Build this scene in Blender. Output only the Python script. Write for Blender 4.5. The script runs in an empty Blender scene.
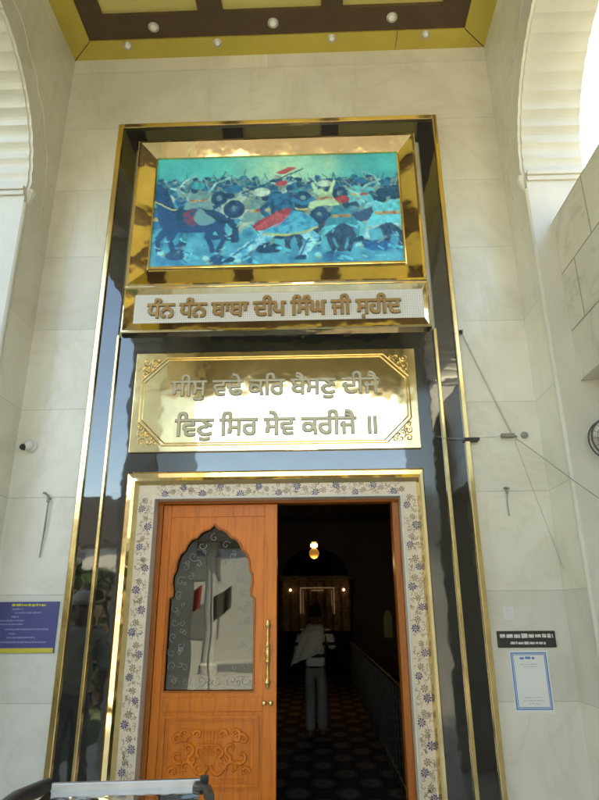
import bpy, bmesh, math, random
import numpy as np
from mathutils import Vector, Matrix, noise
from mathutils.geometry import delaunay_2d_cdt
R = math.radians
random.seed(7)
S = bpy.context.scene
COL = S.collection

# ------------------------------------------------------------------ camera, world, sun, exposure
cd = bpy.data.cameras.new('camera'); cam = bpy.data.objects.new('camera', cd); COL.objects.link(cam); S.camera = cam
cd.sensor_fit = 'VERTICAL'; cd.sensor_height = 36.0; cd.lens = 605 / 800 * 36.0
cd.clip_start = 0.02; cd.clip_end = 2000
pt, yw, rl = R(19.52), R(1.714), R(-0.4577)
fw = Vector((-math.sin(yw) * math.cos(pt), math.cos(yw) * math.cos(pt), math.sin(pt)))
rt = Vector((math.cos(yw), math.sin(yw), 0)); up = rt.cross(fw)
rt, up = rt * math.cos(rl) + up * math.sin(rl), up * math.cos(rl) - rt * math.sin(rl)
cam.matrix_world = Matrix(((rt.x, up.x, -fw.x, 0), (rt.y, up.y, -fw.y, -4.0), (rt.z, up.z, -fw.z, 1.6), (0, 0, 0, 1)))
S.render.resolution_x, S.render.resolution_y = 767, 1024

W = bpy.data.worlds.new('World'); S.world = W; W.use_nodes = True
nt = W.node_tree
sky = nt.nodes.new('ShaderNodeTexSky'); sky.sky_type = 'NISHITA'; sky.sun_disc = False
SUN_EL, SUN_AZ = R(58), R(41)          # behind the temple, to the right
sky.sun_elevation = SUN_EL; sky.sun_rotation = SUN_AZ
nt.links.new(sky.outputs[0], nt.nodes['Background'].inputs[0]); nt.nodes['Background'].inputs[1].default_value = 0.13
sd = bpy.data.lights.new('sun', 'SUN'); so = bpy.data.objects.new('sun', sd); COL.objects.link(so)
sd.energy = 4.0; sd.angle = R(0.5); sd.color = (1, .95, .87)
sv = Vector((math.sin(SUN_AZ) * math.cos(SUN_EL), math.cos(SUN_AZ) * math.cos(SUN_EL), math.sin(SUN_EL)))
so.rotation_euler = sv.to_track_quat('Z', 'Y').to_euler()
S.view_settings.view_transform = 'Standard'; S.view_settings.look = 'None'
S.view_settings.gamma = 1; S.view_settings.use_curve_mapping = False
S.view_settings.exposure = 3.5
S.view_settings.use_white_balance = True; S.view_settings.white_balance_temperature = 8100; S.view_settings.white_balance_tint = 4
S.cycles.max_bounces = 14; S.cycles.diffuse_bounces = 8; S.cycles.glossy_bounces = 6
S.cycles.transparent_max_bounces = 12; S.cycles.sample_clamp_indirect = 8
S.cycles.use_denoising = True
S.cycles.use_adaptive_sampling = True; S.cycles.adaptive_threshold = 0.015

# ------------------------------------------------------------------ materials
def base_mat(name, col, rough=.5, metal=0.0, spec=.5):
    m = bpy.data.materials.new(name); m.use_nodes = True
    b = m.node_tree.nodes['Principled BSDF']
    b.inputs['Base Color'].default_value = (*col, 1); b.inputs['Roughness'].default_value = rough
    b.inputs['Metallic'].default_value = metal; b.inputs['Specular IOR Level'].default_value = spec
    return m, m.node_tree, b

def N(nt, t, **kw):
    n = nt.nodes.new(t)
    for k, v in kw.items():
        if k in n.inputs: n.inputs[k].default_value = v
        else: setattr(n, k, v)
    return n

def ramp(nt, src, stops):
    r = nt.nodes.new('ShaderNodeValToRGB')
    e = r.color_ramp.elements
    while len(e) < len(stops): e.new(.5)
    for i, (p, c) in enumerate(stops): e[i].position = p; e[i].color = (*c, 1)
    nt.links.new(src, r.inputs[0]); return r

def vary(name, col, rough=.5, metal=0., spec=.5, amt=.12, scale=6., bump=0., bscale=40., rvar=0., stretch=(1, 1, 1)):
    """one base colour with gentle wear noise and an optional bump"""
    m, t, b = base_mat(name, col, rough, metal, spec)
    tc = t.nodes.new('ShaderNodeTexCoord'); mp = t.nodes.new('ShaderNodeMapping')
    mp.inputs['Scale'].default_value = stretch
    t.links.new(tc.outputs['Object'], mp.inputs[0])
    n = N(t, 'ShaderNodeTexNoise', Scale=scale, Detail=5., Roughness=.6); t.links.new(mp.outputs[0], n.inputs['Vector'])
    lo = tuple(c * (1 - amt) for c in col); hi = tuple(min(1, c * (1 + amt)) for c in col)
    r = ramp(t, n.outputs[0], [(.3, lo), (.7, hi)]); t.links.new(r.outputs[0], b.inputs['Base Color'])
    if rvar:
        mr = N(t, 'ShaderNodeMapRange'); mr.inputs[3].default_value = max(0.01, rough - rvar); mr.inputs[4].default_value = rough + rvar
        t.links.new(n.outputs[0], mr.inputs[0]); t.links.new(mr.outputs[0], b.inputs['Roughness'])
    if bump:
        n2 = N(t, 'ShaderNodeTexNoise', Scale=bscale, Detail=3.); t.links.new(mp.outputs[0], n2.inputs['Vector'])
        bp = N(t, 'ShaderNodeBump', Strength=1.0, Distance=bump); t.links.new(n2.outputs[0], bp.inputs['Height'])
        t.links.new(bp.outputs[0], b.inputs['Normal'])
    return m

def marble(name, axes, col=(.70, .675, .60), brick=(3.9, .625), zoff=.77, seam=(.50, .475, .41), gap=.0026, vein=.90):
    """polished marble slabs: seams, slab to slab tone, drifting grey-brown veins; axes picks the wall's plane"""
    m, t, b = base_mat(name, col, .28, 0, .5)
    tc = t.nodes.new('ShaderNodeTexCoord')
    sp = t.nodes.new('ShaderNodeSeparateXYZ'); t.links.new(tc.outputs['Object'], sp.inputs[0])
    cb = t.nodes.new('ShaderNodeCombineXYZ')
    for i, a in enumerate(axes): t.links.new(sp.outputs[a], cb.inputs[i])
    mp = N(t, 'ShaderNodeMapping'); mp.inputs['Location'].default_value = (.37, zoff, 0); t.links.new(cb.outputs[0], mp.inputs[0])
    br = N(t, 'ShaderNodeTexBrick'); br.offset = .5
    br.inputs['Scale'].default_value = 1; br.inputs['Brick Width'].default_value = brick[0]; br.inputs['Row Height'].default_value = brick[1]
    br.inputs['Mortar Size'].default_value = gap; br.inputs['Mortar Smooth'].default_value = .3
    lo = tuple(c * k for c, k in zip(col, (.90, .905, .91))); hi = tuple(min(1, c * 1.06) for c in col)
    br.inputs['Color1'].default_value = (*lo, 1); br.inputs['Color2'].default_value = (*hi, 1); br.inputs['Mortar'].default_value = (*seam, 1)
    t.links.new(mp.outputs[0], br.inputs['Vector'])
    # veins: warped noise bands
    n1 = N(t, 'ShaderNodeTexNoise', Scale=1.3, Detail=6., Roughness=.6, Distortion=1.6); t.links.new(tc.outputs['Object'], n1.inputs['Vector'])
    ab = N(t, 'ShaderNodeMath', operation='SUBTRACT'); ab.inputs[1].default_value = .5; t.links.new(n1.outputs[0], ab.inputs[0])
    a2 = N(t, 'ShaderNodeMath', operation='ABSOLUTE'); t.links.new(ab.outputs[0], a2.inputs[0])
    vr = ramp(t, a2.outputs[0], [(0., (vein, vein * .985, vein * .94)), (.03, (.955, .95, .94)), (.12, (1, 1, 1))])
    n2 = N(t, 'ShaderNodeTexNoise', Scale=.9, Detail=4.); t.links.new(tc.outputs['Object'], n2.inputs['Vector'])
    cl = ramp(t, n2.outputs[0], [(.30, (.80, .80, .78)), (.60, (1.0, 1.0, 1.0))])
    m1 = N(t, 'ShaderNodeMix', data_type='RGBA', blend_type='MULTIPLY'); m1.inputs[0].default_value = .8
    t.links.new(br.outputs[0], m1.inputs[6]); t.links.new(vr.outputs[0], m1.inputs[7])
    m2 = N(t, 'ShaderNodeMix', data_type='RGBA', blend_type='MULTIPLY'); m2.inputs[0].default_value = 1.
    t.links.new(m1.outputs[2], m2.inputs[6]); t.links.new(cl.outputs[0], m2.inputs[7])
    mp3 = N(t, 'ShaderNodeMapping'); mp3.inputs['Scale'].default_value = (5., 5., .55); t.links.new(tc.outputs['Object'], mp3.inputs[0])
    n3 = N(t, 'ShaderNodeTexNoise', Scale=1., Detail=4., Roughness=.65); t.links.new(mp3.outputs[0], n3.inputs['Vector'])
    st3 = ramp(t, n3.outputs[0], [(.28, (.90, .895, .875)), (.42, (1, 1, 1))])
    m3 = N(t, 'ShaderNodeMix', data_type='RGBA', blend_type='MULTIPLY'); m3.inputs[0].default_value = 1.
    t.links.new(m2.outputs[2], m3.inputs[6]); t.links.new(st3.outputs[0], m3.inputs[7])
    t.links.new(m3.outputs[2], b.inputs['Base Color'])
    bp = N(t, 'ShaderNodeBump', Strength=.6, Distance=.002); bp.invert = True
    t.links.new(br.outputs['Fac'], bp.inputs['Height']); t.links.new(bp.outputs[0], b.inputs['Normal'])
    return m

def wood(name, col, dark):
    m, t, b = base_mat(name, col, .3, 0, .5)
    tc = t.nodes.new('ShaderNodeTexCoord'); mp = N(t, 'ShaderNodeMapping'); mp.inputs['Scale'].default_value = (14, 14, 1.1)
    t.links.new(tc.outputs['Object'], mp.inputs[0])
    n = N(t, 'ShaderNodeTexNoise', Scale=2.2, Detail=7., Roughness=.65, Distortion=1.2); t.links.new(mp.outputs[0], n.inputs['Vector'])
    r = ramp(t, n.outputs[0], [(.28, dark), (.5, col), (.75, tuple(c * 1.18 for c in col))]); t.links.new(r.outputs[0], b.inputs['Base Color'])
    bp = N(t, 'ShaderNodeBump', Strength=.3, Distance=.001); t.links.new(n.outputs[0], bp.inputs['Height']); t.links.new(bp.outputs[0], b.inputs['Normal'])
    b.inputs['Specular IOR Level'].default_value = .3; b.inputs['Coat Weight'].default_value = .12; b.inputs['Coat Roughness'].default_value = .2
    return m

M = {}
M['wall_back'] = marble('marble_wall_back', (0, 2, 1))
M['wall_side'] = marble('marble_wall_side', (1, 2, 0))
M['block'] = marble('marble_blocks', (1, 2, 0), col=(.66, .625, .53), brick=(.52, .417), zoff=.03, seam=(.24, .22, .18), gap=.006, vein=.75)
M['marble'] = vary('marble_plain', (.52, .50, .44), .3, amt=.07, scale=3, bump=.0004)
M['floor'] = marble('marble_floor', (0, 1, 2), col=(.55, .53, .48), brick=(.9, .9))
M['gold'] = vary('polished_gold_sheet', (.84, .675, .38), .06, 1, amt=.08, scale=7, bump=.006, bscale=2.4, rvar=.045)
M['gold_trim'] = vary('gold_trim', (.82, .63, .31), .15, 1, amt=.10, scale=8, bump=.0015, bscale=9, rvar=.06)
M['gold_letter'] = vary('brown_gold_letter', (.36, .22, .09), .35, .7, amt=.15, scale=20)
M['pale_letter'] = vary('pale_gold_letter', (.36, .29, .18), .35, .6, amt=.1, scale=20)
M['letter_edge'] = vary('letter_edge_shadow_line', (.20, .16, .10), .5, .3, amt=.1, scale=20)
M['black'] = vary('black_granite', (.010, .010, .010),   .03, 0, .95, amt=.3, scale=30, bump=.0022, bscale=2.6)
M['black'].node_tree.nodes['Principled BSDF'].inputs['IOR'].default_value = 1.6
M['white_panel'] = None
M['tile'] = vary('white_inlay_marble', (.62, .51, .375), .3, amt=.06, scale=12)
M['inlay_blue'] = vary('blue_stone_inlay', (.05, .045, .14), .3, amt=.3, scale=60)
M['inlay_gold'] = vary('brown_stone_inlay', (.20, .14, .07), .3, amt=.3, scale=60)
M['inlay_vine'] = vary('ochre_vine_inlay', (.27, .19, .11), .35, amt=.25, scale=60)
M['wood'] = wood('varnished_teak', (.59, .152, .009), (.38, .085, .005))
M['wood_dark'] = wood('teak_frame', (.34, .095, .010), (.22, .055, .006))
M['brass'] = vary('aged_brass', (.62, .44, .17), .28, 1, amt=.2, scale=30)
M['ceil_gold'] = vary('gold_ceiling_sheet', (.60, .49, .11), .36, .55, amt=.08, scale=2.5, bump=.0006, bscale=60)
M['ceil_panel'] = vary('pale_gold_ceiling_panel', (.66, .56, .20), .45, .3, amt=.07, scale=3, bump=.0006, bscale=90)
M['ceil_brown'] = vary('brown_ceiling_band', (.075, .042, .022), .4, 0, amt=.15, scale=4)
M['lamp_ring'] = vary('white_lamp_ring', (.55, .52, .46), .35, .3, amt=.05)
M['lamp_glass'] = vary('frosted_lamp_glass', (.82, .80, .74), .3, 0, amt=.05)
M['steel'] = vary('brushed_steel', (.46, .44, .41), .42, 1, amt=.08, scale=9, stretch=(1, 12, 1))
M['steel_mirror'] = vary('mirror_steel', (.66, .65, .63), .06, 1, amt=.06, scale=4, bump=.006, bscale=5)
M['dark_metal'] = vary('dark_gunmetal', (.06, .055, .05), .35, .5, amt=.2, scale=12)
M['plastic_black'] = vary('black_plastic', (.015, .015, .015), .35, 0, amt=.2)
M['plastic_white'] = vary('white_plastic', (.62, .61, .57), .35, 0, amt=.05)
M['cable'] = vary('grey_cable', (.24, .22, .19), .5, 0, amt=.2)
M['cable_dark'] = vary('dark_grey_cable', (.07, .065, .06), .5)
M['cable_pale'] = vary('pale_cable', (.27, .26, .23), .5, 0, amt=.15)
M['notice_blue'] = vary('indigo_notice_print', (.062, .062, .20), .35, amt=.08, scale=8)
M['notice_yellow'] = vary('yellow_notice_print', (.50, .43, .05), .4, amt=.08, scale=12)
M['notice_text'] = vary('pale_blue_print', (.22, .22, .38), .4, amt=.1, scale=40)
M['plate_black'] = vary('black_nameplate', (.018, .022, .018), .3, amt=.2)
M['plate_text'] = vary('white_print', (.55, .56, .53), .5, amt=.3, scale=70)
M['paper'] = vary('white_paper', (.66, .67, .66), .5, amt=.03)
M['sticker'] = vary('faded_sticker', (.60, .60, .60), .5, amt=.05)
M['paper_blue'] = vary('blue_print', (.07, .19, .46), .45, amt=.1, scale=30)
M['print_grey'] = vary('grey_print', (.44, .45, .45), .5, amt=.1, scale=30)
M['skin'] = vary('brown_skin', (.26, .145, .09), .5, amt=.08)
M['hair'] = vary('black_cloth_turban', (.012, .012, .014), .8, amt=.3, scale=30)
M['shawl'] = vary('white_cotton_shawl', (.84, .82, .78), .85, amt=.08, scale=14, bump=.006, bscale=22)
M['trouser'] = vary('grey_trousers', (.33, .30, .265), .85, amt=.12, scale=16, bump=.004, bscale=20)
M['shoe'] = vary('dark_sock', (.03, .03, .03), .8)
M['vest'] = vary('pale_olive_shirt', (.50, .52, .42), .85, amt=.2, scale=14)
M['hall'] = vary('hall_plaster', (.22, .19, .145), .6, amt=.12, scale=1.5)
M['hall_dark'] = vary('hall_near_black', (.012, .012, .018), .7, amt=.2)  # near-black; on the altar base it stands in for shade
M['altar_gold'] = vary('altar_gilding', (.27, .175, .075), .4, .3, amt=.55, scale=9, bump=.006, bscale=30)
M['leaf'] = vary('green_leaf', (.045, .075, .02), .6, amt=.5, scale=1.2)
M['bounce_cut_strip'] = vary('bounce_cut_green', (.055, .085, .03), .9, amt=.35, scale=14, bump=.02, bscale=60)  # dark green of the strips added beside the porch to cut bounce
M['house_paint'] = vary('grey_green_paint', (.30, .33, .29), .8, amt=.08, scale=.8)
M['bark'] = vary('brown_bark', (.11, .08, .055), .9, amt=.3, scale=9, bump=.01)
M['render_white'] = vary('cream_lime_wash', (.40, .39, .34), .8, amt=.06, scale=.8, bump=.002)
M['paving'] = marble('courtyard_paving', (0, 1, 2), col=(.36, .34, .30), brick=(1.2, 1.2), seam=(.2, .19, .17), gap=.008)
M['window_dark'] = vary('grey_window_shutter', (.17, .165, .15), .08, 0, .7)
M['canopy'] = vary('brown_canopy_paint', (.045, .038, .032), .7, amt=.2)
M['red_cloth'] = vary('red_cloth', (.20, .018, .012), .85, amt=.15)
M['dark_cloth'] = vary('dark_brown_cloth', (.045, .035, .028), .85, amt=.15)

def striped_shirt():
    m, t, b = base_mat('white_shirt_dark_stripes', (.6, .58, .54), .85)
    tc = t.nodes.new('ShaderNodeTexCoord'); sp = t.nodes.new('ShaderNodeSeparateXYZ'); t.links.new(tc.outputs['Object'], sp.inputs[0])
    mu = N(t, 'ShaderNodeMath', operation='MULTIPLY'); mu.inputs[1].default_value = 1 / .155; t.links.new(sp.outputs[2], mu.inputs[0])
    fr = N(t, 'ShaderNodeMath', operation='FRACT'); t.links.new(mu.outputs[0], fr.inputs[0])
    r = ramp(t, fr.outputs[0], [(.0, (.82, .80, .76)), (.66, (.82, .80, .76)), (.63, (.04, .035, .035)), (.93, (.04, .035, .035)), (.96, (.82, .80, .76))])
    t.links.new(r.outputs[0], b.inputs['Base Color']); return m
M['shirt'] = striped_shirt()

def screen_mat():
    """white panel printed with a fine dot grid"""
    m, t, b = base_mat('white_dotted_acrylic', (.62, .6, .56), .35)
    tc = t.nodes.new('ShaderNodeTexCoord'); mp = N(t, 'ShaderNodeMapping'); mp.inputs['Scale'].default_value = (62, 62, 62)
    t.links.new(tc.outputs['Object'], mp.inputs[0])
    fr = N(t, 'ShaderNodeVectorMath', operation='FRACTION'); t.links.new(mp.outputs[0], fr.inputs[0])
    sb = N(t, 'ShaderNodeVectorMath', operation='SUBTRACT'); sb.inputs[1].default_value = (.5, .5, .5); t.links.new(fr.outputs[0], sb.inputs[0])
    ml = N(t, 'ShaderNodeVectorMath', operation='MULTIPLY'); ml.inputs[1].default_value = (1, 0, 1); t.links.new(sb.outputs[0], ml.inputs[0])
    ln = N(t, 'ShaderNodeVectorMath', operation='LENGTH'); t.links.new(ml.outputs[0], ln.inputs[0])
    r = ramp(t, ln.outputs['Value'], [(.27, (.40, .385, .36)), (.36, (.62, .60, .56))]); t.links.new(r.outputs[0], b.inputs['Base Color'])
    return m
M['white_panel'] = screen_mat()

def carpet_mat():
    m, t, b = base_mat('medallion_carpet', (.1, .08, .07), .95, 0, .1)
    tc = t.nodes.new('ShaderNodeTexCoord'); mp = N(t, 'ShaderNodeMapping'); mp.inputs['Scale'].default_value = (2.1, 1.35, 1)
    t.links.new(tc.outputs['Object'], mp.inputs[0])
    def rings(off):
        a = N(t, 'ShaderNodeVectorMath', operation='ADD'); a.inputs[1].default_value = off; t.links.new(mp.outputs[0], a.inputs[0])
        f = N(t, 'ShaderNodeVectorMath', operation='FRACTION'); t.links.new(a.outputs[0], f.inputs[0])
        s = N(t, 'ShaderNodeVectorMath', operation='SUBTRACT'); s.inputs[1].default_value = (.5, .5, 0); t.links.new(f.outputs[0], s.inputs[0])
        ml = N(t, 'ShaderNodeVectorMath', operation='MULTIPLY'); ml.inputs[1].default_value = (1, 1, 0); t.links.new(s.outputs[0], ml.inputs[0])
        l = N(t, 'ShaderNodeVectorMath', operation='LENGTH'); t.links.new(ml.outputs[0], l.inputs[0]); return l.outputs['Value']
    mn = N(t, 'ShaderNodeMath', operation='MINIMUM'); t.links.new(rings((0, 0, 0)), mn.inputs[0]); t.links.new(rings((.5, .5, 0)), mn.inputs[1])
    n = N(t, 'ShaderNodeTexNoise', Scale=55., Detail=3.); t.links.new(tc.outputs['Object'], n.inputs['Vector'])
    ad = N(t, 'ShaderNodeMath', operation='MULTIPLY_ADD'); ad.inputs[1].default_value = .12; t.links.new(n.outputs[0], ad.inputs[0]); t.links.new(mn.outputs[0], ad.inputs[2])
    r = ramp(t, ad.outputs[0], [(.08, (.15, .10, .08)), (.13, (.24, .19, .15)), (.24, (.26, .21, .165)), (.27, (.10, .07, .06)), (.30, (.19, .155, .125)), (.34, (.06, .042, .036)), (.42, (.09, .06, .052))])
    t.links.new(r.outputs[0], b.inputs['Base Color']); return m
M['carpet'] = carpet_mat()

def emis(name, col, st):
    m, t, b = base_mat(name, col, .5)
    b.inputs['Emission Color'].default_value = (*col, 1); b.inputs['Emission Strength'].default_value = st
    return m
M['bulb'] = emis('lit_lamp', (1, .62, .40), .30)
M['globe'] = emis('lit_amber_globe', (1, .50, .10), .025)
M['altar_light'] = emis('lit_altar_edge', (1, .72, .52), .014)
M['niche_lit'] = emis('lit_side_window', (.5, .5, .25), .0015)

def glass_mat():
    m = bpy.data.materials.new('door_glass'); m.use_nodes = True; t = m.node_tree; t.nodes.clear()
    o = t.nodes.new('ShaderNodeOutputMaterial'); tr = N(t, 'ShaderNodeBsdfTransparent'); tr.inputs[0].default_value = (.42, .44, .43, 1)
    gl = N(t, 'ShaderNodeBsdfGlossy'); gl.inputs['Roughness'].default_value = .015; gl.inputs[0].default_value = (.9, .95, .95, 1)
    fr = N(t, 'ShaderNodeFresnel'); fr.inputs[0].default_value = 1.7
    tc = t.nodes.new('ShaderNodeTexCoord'); n = N(t, 'ShaderNodeTexNoise', Scale=3., Detail=1.); t.links.new(tc.outputs['Object'], n.inputs['Vector'])
    bp = N(t, 'ShaderNodeBump', Strength=1., Distance=.0009); t.links.new(n.outputs[0], bp.inputs['Height']); t.links.new(bp.outputs[0], gl.inputs['Normal'])
    mx = t.nodes.new('ShaderNodeMixShader')
    t.links.new(fr.outputs[0], mx.inputs[0]); t.links.new(tr.outputs[0], mx.inputs[1]); t.links.new(gl.outputs[0], mx.inputs[2]); t.links.new(mx.outputs[0], o.inputs[0])
    return m
M['glass'] = glass_mat()
M['etch'] = vary('frosted_etching', (.30, .31, .30), .7, amt=.1)

# ------------------------------------------------------------------ helpers
def tag(o, label=None, cat=None, group=None, kind=None):
    if label: o['label'] = label
    if cat: o['category'] = cat
    if group: o['group'] = group
    if kind: o['kind'] = kind
    return o

def thing(name, label, cat, loc=(0, 0, 0), group=None):
    o = bpy.data.objects.new(name, None); COL.objects.link(o); o.location = loc; o.empty_display_size = .1
    return tag(o, label, cat, group)

def copy_tree(o, parent=None):
    c = o.copy(); COL.objects.link(c)
    if parent: c.parent = parent
    for ch in list(o.children): copy_tree(ch, c)
    return c

class MB:
    def __init__(s): s.v = []; s.f = []; s.m = []
    def add(s, vs, fs, mi=0):
        k = len(s.v); s.v += [tuple(v) for v in vs]; s.f += [tuple(i + k for i in f) for f in fs]; s.m += [mi] * len(fs); return s
    def box(s, x0, x1, y0, y1, z0, z1, mi=0):
        vs = [(x, y, z) for z in (z0, z1) for y in (y0, y1) for x in (x0, x1)]
        return s.add(vs, [(0, 2, 3, 1), (4, 5, 7, 6), (0, 1, 5, 4), (2, 6, 7, 3), (0, 4, 6, 2), (1, 3, 7, 5)], mi)
    def quad(s, a, b, c, d, mi=0): return s.add([a, b, c, d], [(0, 1, 2, 3)], mi)
    def loops(s, rings, mi=0, closed=True, cap=True):
        n = len(rings[0]); vs = [p for r in rings for p in r]; fs = []
        for i in range(len(rings) - 1):
            for j in range(n if closed else n - 1):
                k = (j + 1) % n; fs.append((i * n + j, i * n + k, (i + 1) * n + k, (i + 1) * n + j))
        if cap: fs += [tuple(range(n))[::-1], tuple((len(rings) - 1) * n + j for j in range(n))]
        return s.add(vs, fs, mi)
    def tube(s, path, r, seg=8, mi=0, closed=False):
        P = [Vector(p) for p in path]; rings = []
        for i, p in enumerate(P):
            a = P[max(i - 1, 0)]; b = P[min(i + 1, len(P) - 1)]; d = (b - a).normalized() if (b - a).length > 1e-9 else Vector((0, 0, 1))
            u = d.cross(Vector((0, 1, 0)) if abs(d.y) < .9 else Vector((1, 0, 0))).normalized(); w = d.cross(u)
            rr = r[i] if isinstance(r, (list, tuple)) else r
            rings.append([p + (u * math.cos(2 * math.pi * k / seg) + w * math.sin(2 * math.pi * k / seg)) * rr for k in range(seg)])
        return s.loops(rings, mi)
    def lathe(s, prof, c, axis='Z', seg=16, mi=0):
        rings = []
        for r, h in prof:
            ring = []
            for k in range(seg):
                a = 2 * math.pi * k / seg; x, y = r * math.cos(a), r * math.sin(a)
                p = (x, y, h) if axis == 'Z' else ((x, h, y) if axis == 'Y' else (h, x, y))
                ring.append((p[0] + c[0], p[1] + c[1], p[2] + c[2]))
            rings.append(ring)
        return s.loops(rings, mi)
    def disc(s, c, r, n, y, mi=0, a0=0):
        return s.add([(c[0] + r * math.cos(a0 + 2 * math.pi * k / n), y, c[1] + r * math.sin(a0 + 2 * math.pi * k / n)) for k in range(n)], [tuple(range(n))], mi)
    def poly(s, pts, y, mi=0): return s.add([(x, y, z) for x, z in pts], [tuple(range(len(pts)))], mi)
    def build(s, name, mats, parent=None, smooth=False, bevel=0, off=None):
        me = bpy.data.meshes.new(name)
        o0 = Vector(off) if off is not None else (Vector(parent.location) if parent and not parent.parent else Vector((0, 0, 0)))
        if parent and parent.parent and off is None:
            p = parent
            while p: o0 += Vector(p.location); p = p.parent
        me.from_pydata([tuple(Vector(v) - o0) for v in s.v], [], s.f)
        for m in (mats if isinstance(mats, (list, tuple)) else [mats]): me.materials.append(m)
        me.polygons.foreach_set('material_index', s.m)
        bm = bmesh.new(); bm.from_mesh(me); bmesh.ops.recalc_face_normals(bm, faces=bm.faces); bm.to_mesh(me); bm.free()
        if smooth:
            me.polygons.foreach_set('use_smooth', [True] * len(me.polygons)); me.set_sharp_from_angle(angle=R(40))
        o = bpy.data.objects.new(name, me); COL.objects.link(o)
        if parent: o.parent = parent
        elif off is not None: o.location = off
        if bevel:
            b = o.modifiers.new('bevel', 'BEVEL'); b.width = bevel; b.segments = 2; b.limit_method = 'ANGLE'
        return o

def fill2d(loops):
    """triangulate 2D loops by even-odd-free winding; returns (verts, tris)"""
    vs = []; es = []; segs = []
    for lp in loops:
        k = len(vs); n = len(lp); vs += [Vector(p) for p in lp]; es += [(k + i, k + (i + 1) % n) for i in range(n)]
        a = np.array(lp, float); segs.append((a, np.roll(a, -1, 0)))
    r = delaunay_2d_cdt(vs, es, [], 0, 1e-6)
    V = np.array([[v[0], v[1]] for v in r[0]]); T = [list(f) for f in r[2]]
    C = np.array([V[f].mean(0) for f in T]); w = np.zeros(len(T))
    A = np.concatenate([s[0] for s in segs]); B = np.concatenate([s[1] for s in segs])
    for i in range(0, len(C), 400):
        c = C[i:i + 400]; cy = c[:, 1:2]
        upc = (A[None, :, 1] <= cy) & (B[None, :, 1] > cy); dnc = (A[None, :, 1] > cy) & (B[None, :, 1] <= cy)
        dy = B[None, :, 1] - A[None, :, 1]; dy = np.where(dy == 0, 1e-12, dy)
        xi = A[None, :, 0] + (cy - A[None, :, 1]) / dy * (B[None, :, 0] - A[None, :, 0]); rt_ = xi > c[:, 0:1]
        w[i:i + 400] = (upc & rt_).sum(1) - (dnc & rt_).sum(1)
    return V, [t for t, k in zip(T, w) if k != 0]

def text_loops(txt, bold=0.):
    c = bpy.data.curves.new('tmp', 'FONT'); c.body = txt; c.size = 1; c.resolution_u = 4; c.fill_mode = 'NONE'; c.dimensions = '2D'
    o = bpy.data.objects.new('tmp', c); COL.objects.link(o); bpy.context.view_layer.update()
    dg = bpy.context.evaluated_depsgraph_get(); me = bpy.data.meshes.new_from_object(o.evaluated_get(dg))
    nb = {}
    for e in me.edges: a, b = e.vertices; nb.setdefault(a, []).append(b); nb.setdefault(b, []).append(a)
    seen = set(); loops = []
    for i in range(len(me.vertices)):
        if i in seen or i not in nb: continue
        lp = [i]; seen.add(i); cur = i
        nxt = i + 1 if (i + 1) in nb[i] else nb[i][0]
        while nxt not in seen:
            lp.append(nxt); seen.add(nxt); cand = [q for q in nb[nxt] if q not in seen]
            if not cand: break
            nxt = cand[0]
        if len(lp) > 2: loops.append([(me.vertices[k].co.x, me.vertices[k].co.y) for k in lp])
    bpy.data.objects.remove(o); bpy.data.curves.remove(c); bpy.data.meshes.remove(me)
    if bold:
        sh = [(0, 0), (bold, bold), (-bold, bold), (bold, -bold), (-bold, -bold)]
        loops = [[(x + dx, y + dy) for x, y in lp] for dx, dy in sh for lp in loops]
    return loops

def lettering(name, txt, x0, x1, zbase, height_scale, y0, y1, mat, parent, bold=.02, edge=None, eb=.05):
    """raised letters of the sign: relief prisms between y1 (wall side) and y0 (front)"""
    L0 = text_loops(txt, bold); xs = [p[0] for l in L0 for p in l]; mn, mx = min(xs), max(xs); k = (x1 - x0) / (mx - mn)
    def add(mb, L, yf, yb, mi):
        V, T = fill2d(L)
        P = [(x0 + (p[0] - mn) * k, zbase + p[1] * k * height_scale) for p in V]
        n = len(P); vs = [(x, yf, z) for x, z in P] + [(x, yb, z) for x, z in P]; ed = {}
        for t in T:
            for a, b in zip(t, t[1:] + t[:1]): ed[(a, b)] = 1
        fs = [tuple(t) for t in T] + [(a, b, b + n, a + n) for (a, b) in ed if (b, a) not in ed]
        mb.add(vs, fs, mi)
    mb = MB(); add(mb, L0, y0, y1, 0)
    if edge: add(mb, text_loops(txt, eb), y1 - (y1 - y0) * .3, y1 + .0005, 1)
    return mb.build(name, [mat] + ([edge] if edge else []), parent)

def tree(loc, h, r, label, seed):
    rg = random.Random(seed)
    t = thing('broadleaf_tree', label, 'tree', loc, 'courtyard trees opposite the porch')
    mb = MB(); mb.tube([(loc[0], loc[1], loc[2]), (loc[0] + .1, loc[1], loc[2] + h * .3), (loc[0], loc[1] + .1, loc[2] + h * .62)], [.2, .15, .07], 8)
    for i in range(6):
        a = i * 1.05; mb.tube([(loc[0] + .1, loc[1], loc[2] + h * .32), (loc[0] + math.cos(a) * r * .6, loc[1] + math.sin(a) * r * .6, loc[2] + h * (.5 + .06 * (i % 3)))], [.09, .03], 6)
    mb.build('trunk', M['bark'], t, True)
    lf = MB(); cl = [(rg.uniform(-.7, .7) * r, rg.uniform(-.7, .7) * r, h * rg.uniform(.62, .90), rg.uniform(.3, .5) * r) for _ in range(20)]
    for _ in range(4200):
        cx, cy, cz, cr = rg.choice(cl); d = Vector((rg.gauss(0, 1), rg.gauss(0, 1), rg.gauss(0, .8))).normalized() * cr * rg.uniform(.5, 1)
        p = Vector(loc) + Vector((cx, cy, cz)) + d; a = Vector((rg.gauss(0, 1), rg.gauss(0, 1), rg.gauss(0, 1))).normalized(); b = a.orthogonal().normalized()
        s = rg.uniform(.13, .26); lf.quad(p - a * s, p + b * s * .6, p + a * s, p - b * s * .6)
    lf.build('crown', M['leaf'], t)
    return t

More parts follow.
